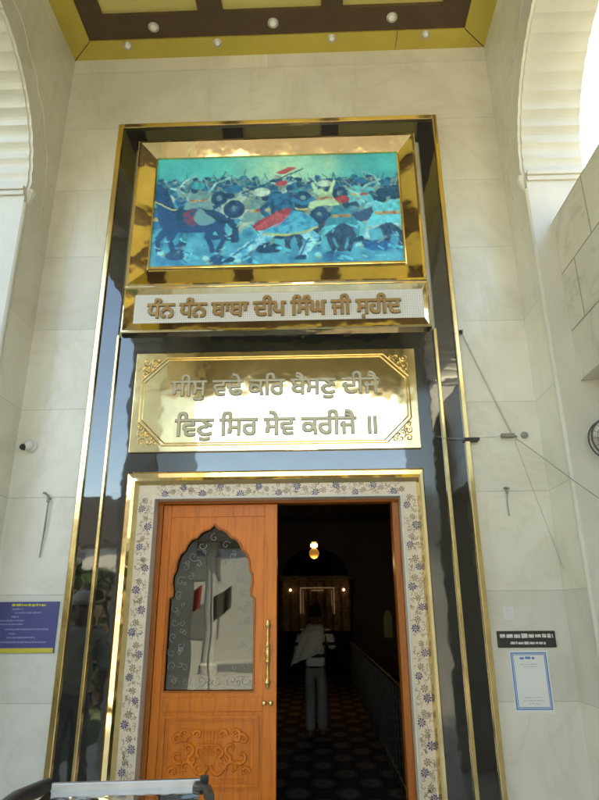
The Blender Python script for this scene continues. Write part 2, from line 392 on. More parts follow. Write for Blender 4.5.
# ------------------------------------------------------------------ ground and porch shell
XL, XR, ZC, YF = -2.094, 1.516, 6.257, -6.2
tag(MB().box(-400, 400, -400, 400, -1.0, -.45).build('ground', M['paving']), kind='structure')
tag(MB().box(-60, XL - 1.2, -15, 5, -.46, -.446).build('bounce_cut_strip', M['bounce_cut_strip']), kind='structure')  # unseen dark strip added to cut light bounced off the side ground
tag(MB().box(XR + 1.2, 60, -15, 5, -.46, -.446).build('bounce_cut_strip', M['bounce_cut_strip']), kind='structure')  # matching added strip on the right
tag(MB().box(XL - .9, XR + .9, YF - .5, .30, -.449, 0).box(XL - .9, XR + .9, YF - .9, YF - .5, -.449, -.15).box(XL - .9, XR + .9, YF - 1.3, YF - .9, -.449, -.30).build('porch_floor', M['floor']), kind='structure')

OX0, OX1, OZ = -1.085, .541, 2.345                      # door opening in the wall
bw = MB()
bw.box(XL - .45, OX0, 0, .3, 0, ZC + .5).box(OX1, XR + .45, 0, .3, 0, ZC + .5).box(OX0, OX1, 0, .3, OZ, ZC + .5)
tag(bw.build('porch_wall', M['wall_back']), 'pale marble slab back wall of the porch with the tall gold portal on it', 'wall')

YSP, RA, ZS = -.42, 1.62, 4.56                            # springing and radius of the side arches
def arch_profile(yc, hw, off=0., amp=.0115, lobe=.12):
    """wide scalloped arch: round shoulders rising to a shallow ogee tip, far springing first"""
    rc = .94; half = []
    for i in range(75): a = math.pi / 2 * i / 74; half.append((hw - rc + (rc + off) * math.cos(a), (rc + off) * math.sin(a)))
    w = hw - rc
    for i in range(1, 61): x = w * (1 - i / 60); half.append((x, rc + off + .30 * (1 - x / w) ** 1.7))
    L = 0; out = []
    for i, p in enumerate(half):
        if i: L += math.hypot(p[0] - half[i - 1][0], p[1] - half[i - 1][1])
        q0, q1 = half[max(i - 1, 0)], half[min(i + 1, len(half) - 1)]; dx, dz = q1[0] - q0[0], q1[1] - q0[1]; m = math.hypot(dx, dz) + 1e-9
        k = amp * abs(math.sin(math.pi * L / lobe)) if 0 < i < len(half) - 1 else 0
        out.append((p[0] + dz / m * k, p[1] - dx / m * k))
    return [(yc + x, ZS + z) for x, z in out] + [(yc - x, ZS + z) for x, z in out[::-1][1:]]
ARCH = [(YSP - RA, RA)]
def side_wall(x0, x1, name, label):
    sgn = 1 if x0 > 0 else -1
    outer = [(0, 0), (YF, 0), (YF, ZC + .5), (0, ZC + .5)]
    # outline as one polygon: along the floor, up into each doorway-arch
    P = [(0, 0)]
    for yc, r in ARCH:
        P += [(yc + r, 0)] + arch_profile(yc, r) + [(yc - r, 0)]
    P += [(YF, 0), (YF, ZC + .5), (0, ZC + .5)]
    V, T = fill2d([P]); n = len(V); mb = MB()
    vs = [(x0, y, z) for y, z in V] + [(x1, y, z) for y, z in V]; ed = {}
    for t in T:
        for a, b in zip(t, t[1:] + t[:1]): ed[(a, b)] = 1
    mb.add(vs, [tuple(t) for t in T] + [tuple(i + n for i in t[::-1]) for t in T])
    mb.add(vs, [(a, b, b + n, a + n) for (a, b) in ed if (b, a) not in ed], 1)
    o = tag(mb.build(name, [M['wall_side'], M['marble']]), label, 'wall')
    # archivolt mouldings and jamb beads on the porch face, one mesh per arch
    xi = x0 if abs(x0) < abs(x1) else x1
    for yc, r in ARCH:
        a1 = arch_profile(yc, r, .012); a2 = arch_profile(yc, r, .105, amp=.018); a3 = arch_profile(yc, r, .27, amp=.03, lobe=.3); a4 = arch_profile(yc, r, .295, amp=.03, lobe=.3)
        def strip(mb, A, B, d):
            m_ = len(A)
            f = [(xi - sgn * d, y, z) for y, z in A]; g = [(xi - sgn * d, y, z) for y, z in B]
            f0 = [(xi + sgn * .004, y, z) for y, z in A]; g0 = [(xi + sgn * .004, y, z) for y, z in B]
            for i in range(m_ - 1):
                mb.quad(f[i], f[i + 1], g[i + 1], g[i]); mb.quad(f[i], f0[i], f0[i + 1], f[i + 1]); mb.quad(g[i], g[i + 1], g0[i + 1], g0[i])
            for i in (0, m_ - 1): mb.quad(f[i], g[i], g0[i], f0[i])
        mb = MB(); strip(mb, a1, a2, .022); strip(mb, a3, a4, .006)
        for s_ in (1, -1):                               # impost drop at each springing
            y = yc + s_ * (r + .058)
            mb.lathe([(.003, -.12), (.03, -.07), (.05, -.02), (.05, 0)], (xi, y, ZS - .002), 'Z', 10)
        mb.build('archivolt', M['wall_side'], o)
        for s_ in (1, -1):
            ye = yc + s_ * r; b_ = MB(); xa, xb = sorted((xi + sgn * .004, xi + sgn * .416))
            b_.box(xa, xb, min(ye, ye - s_ * .030), max(ye, ye - s_ * .030), ZS - .035, ZS - .003); b_.box(xa, xb, min(ye, ye - s_ * .016), max(ye, ye - s_ * .016), ZS - .075, ZS - .036)
            b_.build('impost_ledge', M['marble'], o, bevel=.004)
        mb = MB()
        for s_ in (1, -1):
            y = yc + s_ * (r + .022); mb.tube([(xi, y, 0), (xi, y, ZS - .13)], .02, 10)
        mb.build('jamb_bead', M['marble'], o, True)
    return o
side_wall(XL, XL - .42, 'side_wall', 'left marble side wall of the porch pierced by a round scalloped arch')
side_wall(XR, XR + .42, 'side_wall', 'right marble side wall of the porch pierced by a round scalloped arch')
# marble block panel hung across the right arch
tag(MB().box(1.65, 1.86, YSP - 2 * RA, YSP, 2.965, 4.146).build('arch_infill_panel', M['block'], bevel=.004), 'band of grey veined marble blocks with dark joints across the right arch', 'marble panel')

tag(MB().box(1.87, 1.93, YSP - 2 * RA + .003, YSP - .003, 0, 3.05).build('arch_infill_wall', M['wall_side']), 'plain marble wall closing the right arch below the block band', 'marble wall')

# ceiling
cl = thing('porch_ceiling', 'gold and brown coffered ceiling over the porch', 'ceiling', (0, 0, ZC))
bx0, bx1 = XL + .197, XR - .207
mb = MB().box(XL, XR, -.185, 0, ZC, ZC + .05).box(XL, bx0, YF + .19, -.185, ZC, ZC + .05).box(bx1, XR, YF + .19, -.185, ZC, ZC + .05).box(XL, XR, YF, YF + .19, ZC, ZC + .05)
mb.build('gold_border', M['ceil_gold'], cl)
jn = MB()
for (xa, ya, xb, yb) in ((XL, 0, bx0, -.185), (XR, 0, bx1, -.185)):
    jn.tube([(xa, ya, ZC), (xb, yb, ZC)], .004, 6)
jn.box(.74, .745, -.185, 0, ZC - .002, ZC).build('border_joint', M['ceil_brown'], cl)
xs = [bx0, -1.715, -.918, -.712, .094, .272, 1.085, bx1]
ys = [-.185, -.40, -1.18, -1.37, -2.15, -2.34, -3.12, -3.31, -4.09, -4.28, -5.06, -5.25, -5.82, YF + .19]
br_ = MB()
for i in range(0, len(xs), 2): br_.box(xs[i], xs[i + 1], ys[-1], ys[0], ZC + .012, ZC + .06)
for i in range(0, len(ys) - 1, 2):
    for j in range(1, 7, 2): br_.box(xs[j], xs[j + 1], ys[i + 1], ys[i], ZC + .012, ZC + .06)
br_.build('brown_band', M['ceil_brown'], cl)
for i in range(1, len(ys) - 2, 2):
    for j in range(1, 7, 2): MB().box(xs[j], xs[j + 1], ys[i + 1], ys[i], ZC + .045, ZC + .08).build('gold_panel', M['ceil_panel'], cl)
tag(MB().box(XL - .45, XR + .45, YF - .2, .3, ZC + .5, ZC + .8).build('porch_roof', M['render_white']), 'flat white roof slab above the porch ceiling', 'roof')
# front lintel with scalloped lower edge
lp = [(XL, ZC + .5), (XL, 5.15)] + [(XL + (XR - XL) * i / 60, 5.15 + .42 * math.sin(math.pi * i / 60) ** .6 + .03 * abs(math.sin(math.pi * 9 * i / 60))) for i in range(1, 60)] + [(XR, 5.15), (XR, ZC + .5)]
V, T = fill2d([lp]); n = len(V); mb = MB(); ed = {}
for t in T:
    for a, b in zip(t, t[1:] + t[:1]): ed[(a, b)] = 1
vs = [(x, YF + .01, z) for x, z in V] + [(x, YF - .3, z) for x, z in V]
mb.add(vs, [tuple(t) for t in T] + [tuple(i + n for i in t[::-1]) for t in T] + [(a, b, b + n, a + n) for (a, b) in ed if (b, a) not in ed])
tag(mb.build('porch_lintel', M['marble']), 'white scalloped lintel across the open front of the porch', 'lintel')

# downlights
def downlight(x, y, z, label, r):
    t = thing('downlight', label, 'ceiling light', (x, y, z), 'round downlights in the ceiling edge')
    MB().lathe([(r, .0), (r, -.012), (r * .8, -.02), (r * .72, -.012), (r * .72, 0)], (x, y, z), 'Z', 20).build('lamp_ring', M['lamp_ring'], t, True)
    MB().lathe([(r * .70, -.004), (r * .6, -.016), (r * .3, -.022), (.002, -.023)], (x, y, z), 'Z', 20).build('lamp_glass', M['lamp_glass'], t, True)
w4 = ['leftmost', 'second from left', 'third from left', 'rightmost']
for k, (x, y) in enumerate([(-1.58, -.137), (-.80, -.137), (.187, -.143), (.985, -.15)]):
    downlight(x, y, ZC, 'small round downlight on the gold ceiling border, %s of the four there' % w4[k], .038)
w3 = ['left', 'middle', 'right']
for k, (x, y) in enumerate([(-1.314, -.293), (-.307, -.293), (.682, -.305)]):
    downlight(x, y, ZC + .012, 'round downlight on the brown ceiling band, %s of the three there' % w3[k], .045)

# ------------------------------------------------------------------ the portal
po = thing('door_portal', 'tall black granite and polished gold surround framing the temple door', 'portal', (-.29, 0, 0))
bl = MB()
bl.box(-1.572, -1.445, -.03, 0, 0, 5.44).box(.868, .994, -.03, 0, 0, 5.44).box(-1.445, .868, -.03, 0, 5.24, 5.44)
bl.build('black_band', M['black'], po)
il = MB().box(-1.424, -1.277, -.03, 0, 0, 3.56).box(.694, .845, -.03, 0, 0, 3.56).box(-1.277, .694, -.03, 0, 2.505, 3.56)
il.build('black_panel', M['black'], po)
tr_ = MB().box(-1.612, -1.570, -.05, 0, 0, 5.481).box(.992, 1.027, -.05, 0, 0, 5.481).box(-1.570, .992, -.05, 0, 5.437, 5.481)
tr_.build('outer_gold_trim', M['gold_trim'], po, bevel=.006)
MB().box(-1.447, -1.424, -.052, 0, 0, 3.53).build('inner_gold_trim', M['gold_trim'], po, bevel=.005)
MB().box(.845, .870, -.052, 0, 0, 3.53).build('inner_gold_trim', M['gold_trim'], po, bevel=.005)
# bevelled gold door frame: profile swept round three sides
def u_frame(mb, prof, x0, x1, z1, z0=0.0, mi=0):
    """prof: list of (inset, y); mitred at the two top corners"""
    rings = []
    for ins, y in prof: rings.append([(x0 + ins, y, z0), (x0 + ins, y, z1 - ins), (x1 - ins * .6, y, z1 - ins), (x1 - ins * .6, y, z0)])
    vs = [p for r in rings for p in r]; fs = []
    for i in range(len(rings) - 1):
        for j in range(3): fs.append((i * 4 + j, i * 4 + j + 1, (i + 1) * 4 + j + 1, (i + 1) * 4 + j))
    mb.add(vs, fs, mi)
fm = MB(); u_frame(fm, [(0, 0), (0, -.052), (.012, -.062), (.040, -.056), (.062, -.062), (.085, -.034), (.085, 0)], -1.280, .697, 2.507)
fm.build('gold_door_frame', M['gold'], po)
# white marble panels inlaid with flowers
TX0, TX1, TZ = -1.195, .612, 2.422                        # outer edge of the inlay
IX0, IX1, IZ = -1.088, .523, 2.332
IX1 = .553
fl = MB()
fl.box(TX0, IX0, -.03, 0, 0, TZ).box(IX1, TX1 + .05, -.03, 0, 0, TZ).box(IX0, IX1, -.03, 0, IZ + .01, TZ)
TX1 += .05
def flower(x, z, r, mi, n, a0):
    for k in range(n):
        a = a0 + 2 * math.pi * k / n; c, s = math.cos(a), math.sin(a)
        fl.poly([(x + c * r * .22 - s * r * .03, z + s * r * .22 + c * r * .03), (x + c * r * .72 - s * r * .2, z + s * r * .72 + c * r * .2), (x + c * r, z + s * r), (x + c * r * .72 + s * r * .2, z + s * r * .72 - c * r * .2), (x + c * r * .22 + s * r * .03, z + s * r * .22 - c * r * .03)], -.0312, mi)
    fl.disc((x, z), r * .2, 8, -.0315, 2)
def stroke(pts, w, mi):
    for (a, b) in zip(pts, pts[1:]):
        d = Vector((b[0] - a[0], b[1] - a[1]));
        if d.length < 1e-6: continue
        nn = Vector((-d.y, d.x)).normalized() * w * .5
        fl.poly([(a[0] + nn.x, a[1] + nn.y), (b[0] + nn.x, b[1] + nn.y), (b[0] - nn.x, b[1] - nn.y), (a[0] - nn.x, a[1] - nn.y)], -.0308, mi)
def curl(x, z, r, a0, turn, mi=3):
    stroke([(x + r * (1 - t) * math.cos(a0 + turn * t * 4.5), z + r * (1 - t) * math.sin(a0 + turn * t * 4.5)) for t in [i / 7 for i in range(7)]], .0036, mi)
rg = random.Random(3)
def run(p0, p1, side):
    """flowers along the centre line p0-p1, blue ones swinging to both sides"""
    d = Vector(p1) - Vector(p0); L = d.length; d.normalize(); nrm = Vector((-d.y, d.x)); k = int(L / .125)
    for i in range(k):
        c = Vector(p0) + d * (i + .5) * L / k; s = 1 if i % 2 else -1
        c = c + d * rg.uniform(-.008, .008); b = c + nrm * s * (.024 + rg.uniform(-.005, .004)); flower(b.x, b.y, .0255 + rg.uniform(-.002, .003), 1, 8, rg.random())
        g = c + d * L / k * .42 + nrm * .006 * s; flower(g.x, g.y, .022 + rg.uniform(-.003, .003), 2, 7, rg.random())
        for q in range(19):
            e = c + d * rg.uniform(-.05, .06) + nrm * rg.uniform(-.043, .043); curl(e.x, e.y, rg.uniform(.008, .014), rg.uniform(0, 6.3), rg.choice((-1, 1)))
        e = c - nrm * s * .028; curl(e.x, e.y, .017, rg.uniform(0, 6.3), 1); curl(e.x, e.y + .03, .012, rg.uniform(0, 6.3), -1)
        stroke([(c.x - d.x * .05 - nrm.x * s * .02, c.y - d.y * .05 - nrm.y * s * .02), (c.x, c.y), (c.x + d.x * .05 + nrm.x * s * .02, c.y + d.y * .05 + nrm.y * s * .02)], .0024, 3)
run(((TX0 + IX0) / 2, .05), ((TX0 + IX0) / 2, 2.33), 0)
run(((TX1 + IX1) / 2 - .006, .05), ((TX1 + IX1) / 2 - .006, 2.33), 0)
run((IX0, (TZ + IZ) / 2 + .004), (IX1, (TZ + IZ) / 2 + .004), 0)
fl.build('floral_inlay_border', [M['tile'], M['inlay_blue'], M['inlay_gold'], M['inlay_vine']], po)
rv = MB().box(IX0 - .002, OX0 + .001, -.032, .075, 0, IZ).box(OX1 - .004, IX1, -.032, .075, 0, IZ).box(IX0 - .002, IX1, -.032, .075, IZ - .004, IZ + .012)
rv.build('marble_jamb', M['marble'], po, bevel=.003)
wf = MB().box(OX0, OX0 + .034, .076, .17, 0, OZ - .034).box(OX1 - .05, OX1 - .004, .076, .2, 0, OZ - .034).box(OX0, OX1, .076, .17, OZ - .034, OZ)
wf.build('wooden_door_frame', M['wood_dark'], po, bevel=.004)

# framed battle mural -------------------------------------------------------------------
mu = thing('framed_mural', 'wide blue painted battle scene in a deep mirror gold frame above the door', 'painting', (-.29, 0, 3.9))
def rect_frame(prof, x0, x1, z0, z1):
    mb = MB(); rings = [[(x0 + i, y, z0 + i * b), (x0 + i, y, z1 - i * t), (x1 - i * r, y, z1 - i * t), (x1 - i * r, y, z0 + i * b)] for i, y, b, t, r in prof]
    return mb.loops(rings, 0, True, False)
rect_frame([(0, 0, 1, 1, 1), (0, -.072, 1, 1, 1), (.010, -.080, 1, 1, 1), (.026, -.080, 1, 1, 1), (.153, -.027, 1.20, 1.03, .93), (.153, 0, 1.2, 1.03, .93)], -1.418, .830, 3.903, 5.272).build('gold_frame', M['gold'], mu)
PX0, PX1, PZ0, PZ1 = -1.265, .688, 4.086, 5.115

# the picture itself is pigment: a fine grid of coloured dabs painted from brush shapes
GW, GH = 560, 300
uu, vv = np.meshgrid((np.arange(GW) + .5) / GW, (np.arange(GH) + .5) / GH)
rn = np.random.RandomState(11)
def smooth_noise(sx, sy):
    a = rn.rand(sy + 3, sx + 3); x = uu * sx; y = vv * sy; i = x.astype(int); j = y.astype(int); fx = x - i; fy = y - j
    fx = fx * fx * (3 - 2 * fx); fy = fy * fy * (3 - 2 * fy)
    return (a[j, i] * (1 - fx) + a[j, i + 1] * fx) * (1 - fy) + (a[j + 1, i] * (1 - fx) + a[j + 1, i + 1] * fx) * fy
def fbm(sx, sy): return (smooth_noise(sx, sy) + .5 * smooth_noise(sx * 2, sy * 2) + .25 * smooth_noise(sx * 4, sy * 4)) / 1.75
WU = uu + (fbm(18, 10) - .5) * .008 + (fbm(60, 34) - .5) * .006; WV = vv + (fbm(18, 10) - .5) * .015 + (fbm(60, 34) - .5) * .012
TX = fbm(70, 38); TX2 = fbm(26, 14)
def lin(r, g, b): return np.array([((c / 255) ** 2.2) for c in (r, g, b)])
SKY0, SKY1, PALE = lin(30, 150, 178), lin(64, 205, 212), lin(170, 232, 205)
IMG = SKY0 + (SKY1 - SKY0) * np.clip(fbm(7, 4) * 1.5 - .25, 0, 1)[..., None]
g = np.exp(-((uu - .55) / .17) ** 2 - ((vv - .14) / .26) ** 2) * .95 + np.exp(-((uu - .72) / .03) ** 2 - ((vv - .12) / .12) ** 2) * .35
IMG += (PALE - IMG) * np.clip(g * (.6 + TX2 * .8), 0, 1)[..., None]
gm = np.clip((vv - .50 + (fbm(12, 6) - .5) * .12) / .10, 0, 1)[..., None]
GR = lin(34, 112, 168) + (lin(72, 176, 210) - lin(34, 112, 168)) * np.clip(TX2 * 1.6 - .3, 0, 1)[..., None]
IMG += (GR - IMG) * gm
def inpoly(pts, U_=None, V_=None):
    U_ = WU if U_ is None else U_; V_ = WV if V_ is None else V_; c = np.zeros(uu.shape, bool); n = len(pts)
    for i in range(n):
        (x0, y0), (x1, y1) = pts[i], pts[(i + 1) % n]
        if y0 == y1: continue
        c ^= ((y0 <= V_) != (y1 <= V_)) & (U_ < (x1 - x0) * (V_ - y0) / (y1 - y0) + x0)
    return c
def round_pts(pts, k=5):
    out = []; n = len(pts)
    for i in range(n):
        p0, p1, p2, p3 = [np.array(pts[(i + j - 1) % n], float) for j in range(4)]
        for q in range(k):
            t = q / k; out.append(tuple(.5 * (2 * p1 + (p2 - p0) * t + (2 * p0 - 5 * p1 + 4 * p2 - p3) * t * t + (3 * p1 - p0 - 3 * p2 + p3) * t ** 3)))
    return out
def brush(pts, a, b, opa=1., tex=None):
    m = inpoly(round_pts(pts)); tx = np.clip((TX if tex is None else tex) * 2.4 - .7, 0, 1)[..., None]
    c = a + (b - a) * tx; IMG[m] = IMG[m] * (1 - opa) + c[m] * opa
def ell(cx, cy, rx, ry, a, b, ang=0.):
    x, y = (WU - cx), (WV - cy) * .527; c_, s_ = math.cos(ang), math.sin(ang)
    m = ((x * c_ + y * s_) / rx) ** 2 + ((-x * s_ + y * c_) / ry) ** 2 < 1
    tx = np.clip(TX * 2.4 - .7, 0, 1)[..., None]; c = a + (b - a) * tx; IMG[m] = c[m]
def stroke_p(pts, w, a, b=None):
    b = a if b is None else b
    for (x0, y0), (x1, y1) in zip(pts, pts[1:]):
        dx, dy = x1 - x0, (y1 - y0) * .527; L = math.hypot(dx, dy) + 1e-9; nx, ny = -dy / L * w / 2, dx / L * w / 2 / .527
        brush_m = inpoly([(x0 + nx, y0 + ny), (x1 + nx, y1 + ny), (x1 - nx, y1 - ny), (x0 - nx, y0 - ny)]); tx = np.clip(TX * 2.4 - .7, 0, 1)[..., None]
        IMG[brush_m] = (a + (b - a) * tx)[brush_m]
NAVY, INDIGO, BLUE, MID, CYAN, GREY, WHITE, SKIN, RED, VIOLET, YEL = lin(16, 56, 112), lin(34, 62, 128), lin(24, 110, 172), lin(44, 142, 184), lin(84, 212, 246), lin(110, 160, 176), lin(190, 232, 228), lin(120, 150, 150), lin(176, 44, 66), lin(62, 86, 138), lin(190, 205, 130)
rp = random.Random(4)
def soldier(u, v, h, cloth, dark):
    """a tiny turbaned fighter: head, torso, two bent legs, a raised weapon"""
    w = h * .16; lean = rp.uniform(-.35, .35) * h * .5
    for sx in (-1, 1): stroke_p([(u + lean * .2, v + h * .55), (u + sx * w * rp.uniform(.5, 1.5), v + h * .8), (u + sx * w * rp.uniform(.6, 1.9), v + h)], w * .55, dark, cloth)
    brush([(u - w * .9 + lean, v + h * .18), (u + w * .9 + lean, v + h * .16), (u + w * .8, v + h * .62), (u - w * .8, v + h * .64)], cloth, dark)
    ell(u + lean * 1.25, v + h * .08, w * .5, w * .55, SKIN, dark); ell(u + lean * 1.25, v + h * .01, w * .6, w * .38, rp.choice((NAVY, BLUE, WHITE * .7, MID, NAVY)), dark)
    s = rp.choice((-1, 1)); hx, hy = u + lean + s * w * 2, v + h * rp.uniform(-.12, .3)
    stroke_p([(u + lean, v + h * .24), (hx, hy)], w * .34, SKIN * .7, cloth)
    stroke_p([(hx - s * w * .3, hy + h * .12), (hx + s * w * rp.uniform(-.6, 1.5), hy - h * rp.uniform(.25, .6))], w * .13, rp.choice((GREY, MID, NAVY)))
CL = [BLUE, MID, GREY, NAVY, CYAN * .7, INDIGO, WHITE * .6, VIOLET, MID]
for _ in range(80): soldier(rp.uniform(.01, .99), rp.uniform(.20, .28), rp.uniform(.12, .17), CL[rp.randrange(9)] * .8, NAVY)
for _ in range(46): soldier(rp.uniform(.01, .99), rp.uniform(.27, .36), rp.uniform(.20, .26), CL[rp.randrange(9)], rp.choice((NAVY, INDIGO, BLUE)))
DEEP, HI = lin(10, 30, 78), lin(150, 230, 248)
def leg(pts, w, a, b):
    """trouser leg with a light front, a dark fold and a shoe"""
    for (p, q, k) in zip(pts, pts[1:], (1., .78)): stroke_p([p, q], w * k, a, b)
    ell(*pts[1], w * .45, w * .45, a, b); (x0, y0), (x1, y1) = pts[-2:]; stroke_p([(x0 - w * .3, y0), (x1 - w * .25, y1)], w * .16, b * .5)
    s = 1 if x1 > x0 else -1; brush([(x1 - s * .012, y1 - .015), (x1 + s * .012, y1 - .01), (x1 + s * .032, y1 + .022), (x1 - s * .008, y1 + .026)], DEEP, NAVY)
def fighter(u, v, h, cloth, legc, turb, s, weapon=True):
    """a hand placed fighter: bent legs, coat with skirt, sash, arms, shield, face with beard and turban"""
    w = h * .118
    leg([(u - s * w * .3, v + h * .52), (u - s * w * 1.4, v + h * .74), (u - s * w * 2.3, v + h * .97)], w * .8, legc, legc * .55)
    leg([(u + s * w * .3, v + h * .52), (u + s * w * 1.9, v + h * .70), (u + s * w * 1.7, v + h * .97)], w * .85, legc, legc * .6)
    brush([(u - w * .9, v + h * .40), (u + w * .9, v + h * .40), (u + w * 1.5, v + h * .66), (u, v + h * .62), (u - w * 1.5, v + h * .67)], cloth * .75, cloth)
    brush([(u - w, v + h * .20), (u + w, v + h * .19), (u + w * .8, v + h * .44), (u - w * .8, v + h * .45)], cloth, cloth * .6)
    stroke_p([(u - w * .9, v + h * .43), (u + w * .9, v + h * .42)], w * .3, YEL * .8, RED * .8)
    ell(u + s * w * .25, v + h * .10, w * .5, w * .55, SKIN, SKIN * .7); ell(u + s * w * .45, v + h * .15, w * .38, w * .35, DEEP, NAVY); ell(u + s * w * .15, v + h * .02, w * .72, w * .42, turb, turb * .6)
    hx, hy = u + s * w * 2.2, v + h * .10
    stroke_p([(u + s * w * .8, v + h * .23), (u + s * w * 1.8, v + h * .30), (hx, hy)], w * .42, cloth, SKIN)
    if weapon: stroke_p([(hx, hy + .01), (hx - s * w * .6, hy - h * .22), (hx - s * w * 1.8, hy - h * .34)], w * .16, HI, GREY)
    stroke_p([(u - s * w * .8, v + h * .23), (u - s * w * 1.9, v + h * .36)], w * .42, cloth * .7, SKIN); ell(u - s * w * 2.1, v + h * .38, w * .85, w * .85, DEEP, INDIGO); ell(u - s * w * 2.1, v + h * .38, w * .3, w * .3, GREY, NAVY)
def horse(u, v, h, a, b, s, rear=False):
    """rounded body, arched neck, long head, jointed legs and tail"""
    w = h * .37
    def T(x, y): return (u + s * x * w, v + y * h)
    for (x0, x1, x2) in ((-.62, -.75, -.62), (-.42, -.40, -.52), (.40, .52, .40), (.58, .80, .74)):
        stroke_p([T(x0, .50), T(x1, .72)], h * .075, a, b); stroke_p([T(x1, .71), T(x2, .97)], h * .045, a, b * .8)
    brush([T(-.78, .28), T(-.45, .16), (T(0, .22)), T(.45, .18), T(.75, .30), T(.70, .50), T(.25, .58), T(-.25, .58), T(-.70, .54)], a, b)
    ny = -.30 if rear else -.18
    brush([T(.42, .24), T(.55, .02), T(.72, ny), T(.92, ny + .02), T(.88, .12), T(.76, .40)], a, b)
    brush([T(.74, ny - .02), T(.90, ny - .02), T(1.12, ny + .20), T(1.10, ny + .28), T(.98, ny + .25), T(.84, ny + .16)], a * 1.2, b)
    stroke_p([T(.80, ny - .02), T(.84, ny - .09)], h * .03, a, b); stroke_p([T(.46, .20), T(.58, 0), T(.74, ny)], h * .05, DEEP, a)
    stroke_p([T(-.78, .32), T(-1.0, .50), T(-1.02, .80)], h * .06, DEEP, a)
    brush([T(-.20, .16), T(.22, .17), T(.26, .42), T(-.22, .42)], RED * .6, INDIGO)
    stroke_p([T(1.05, ny + .2), T(.5, .15), T(.1, .12)], h * .012, YEL)
fighter(.045, .38, .42, BLUE, MID, WHITE * .8, 1); fighter(.335, .30, .44, WHITE * .75, CYAN, BLUE, -1); fighter(.435, .33, .42, GREY, WHITE * .7, WHITE, 1)
horse(.165, .42, .46, INDIGO, NAVY, -1, True); ell(.215, .55, .045, .04, GREY * .8, lin(90, 150, 175)); fighter(.185, .26, .34, GREY, NAVY, lin(40, 170, 200), -1)
fighter(.60, .34, .40, NAVY, BLUE, MID, -1)
horse(.675, .44, .46, VIOLET * .8, DEEP, -1); fighter(.69, .27, .34, lin(178, 225, 190), lin(150, 200, 190), WHITE, 1, False); stroke_p([(.66, .36), (.645, .26)], .014, lin(178, 225, 190)); stroke_p([(.715, .36), (.735, .25)], .014, lin(178, 225, 190))
horse(.845, .40, .50, VIOLET * .7, DEEP, 1); ell(.825, .53, .062, .05, VIOLET * .75, INDIGO); ell(.80, .52, .022, .022, lin(112, 112, 135), VIOLET); fighter(.835, .25, .32, CYAN * .8, NAVY, BLUE, 1)
fighter(.945, .36, .46, CYAN, lin(150, 215, 230), NAVY, -1); fighter(.76, .42, .36, MID, CYAN, RED, 1)
# the fallen along the ground
for (u, v, r, a, b) in ((.11, .88, .05, VIOLET * .8, NAVY), (.27, .93, .035, NAVY, INDIGO), (.47, .84, .05, NAVY, DEEP), (.72, .92, .045, BLUE, NAVY), (.90, .84, .06, lin(12, 66, 150), BLUE), (.39, .95, .03, MID, NAVY)):
    brush([(u - r, v + .01), (u - r * .5, v - .035), (u + r * .3, v - .045), (u + r * 1.1, v + .005), (u + r * .6, v + .04), (u - r * .5, v + .045)], a, b); ell(u - r * 1.15, v, .012, .012, SKIN, GREY); ell(u - r * 1.3, v - .012, .013, .010, WHITE * .8, CYAN)
    stroke_p([(u + r * .6, v), (u + r * 1.8, v + .035)], .014, CYAN, MID); stroke_p([(u, v - .02), (u + r * .5, v - .075)], .009, SKIN, b)
# spear with red pennon, then the central striding fighter in red and blue
stroke_p([(.36, .35), (.61, .13)], .006, DEEP, NAVY); brush([(.50, .165), (.54, .12), (.58, .11), (.56, .145), (.525, .18)], RED, lin(190, 70, 90))
leg([(.50, .66), (.43, .78), (.325, .93)], .050, HI, lin(40, 150, 215)); leg([(.585, .66), (.645, .76), (.60, .92)], .050, HI, lin(40, 150, 215))
brush([(.46, .56), (.56, .52), (.63, .56), (.665, .66), (.60, .71), (.52, .73), (.46, .70)], lin(24, 120, 190), lin(60, 180, 225)); stroke_p([(.45, .715), (.54, .735), (.62, .70), (.665, .66)], .010, YEL, lin(160, 180, 120))
brush([(.47, .38), (.51, .34), (.555, .37), (.575, .48), (.55, .56), (.49, .56)], BLUE, NAVY)
brush([(.405, .655), (.43, .60), (.49, .535), (.545, .495), (.56, .52), (.535, .585), (.49, .645), (.435, .685)], RED, lin(125, 24, 48))
for k in range(6): stroke_p([(.412 + k * .016, .672 - k * .003), (.505 + k * .010, .535 + k * .004)], .003, lin(215, 95, 112))
stroke_p([(.48, .42), (.44, .50), (.47, .56)], .020, BLUE, NAVY); stroke_p([(.56, .41), (.61, .46), (.655, .40)], .020, BLUE, lin(30, 120, 185)); ell(.66, .39, .010, .010, SKIN, SKIN); stroke_p([(.655, .40), (.665, .28), (.645, .20)], .007, HI, GREY)
ell(.522, .305, .016, .019, SKIN, SKIN * .7); ell(.530, .335, .012, .014, WHITE, GREY); ell(.520, .265, .023, .013, RED, lin(190, 70, 90))
for _ in range(60): u, v = rp.uniform(.01, .99), rp.uniform(.72, .98); stroke_p([(u, v), (u + rp.uniform(-.03, .03), v + rp.uniform(-.03, .03))], rp.uniform(.003, .006), rp.choice((CYAN, HI * .8, lin(30, 110, 170), NAVY)))
IMG = IMG * .86 + lin(60, 165, 195) * .14
IMG = IMG * .93 + IMG.mean(axis=2, keepdims=True) * .07
IMG *= (.88 + .24 * fbm(90, 50))[..., None]
for _ in range(1): IMG = (IMG + np.roll(IMG, 1, 0) + np.roll(IMG, -1, 0) + np.roll(IMG, 1, 1) + np.roll(IMG, -1, 1)) / 5
QX, QY = 281, 151
ix = np.clip(np.round(np.linspace(0, GW - 1, QX)).astype(int), 2, GW - 3); iy = np.clip(np.round(np.linspace(0, GH - 1, QY)).astype(int), 2, GH - 3)
CV = IMG[np.ix_(iy, ix)] * 1.22
pme = bpy.data.meshes.new('painted_panel')
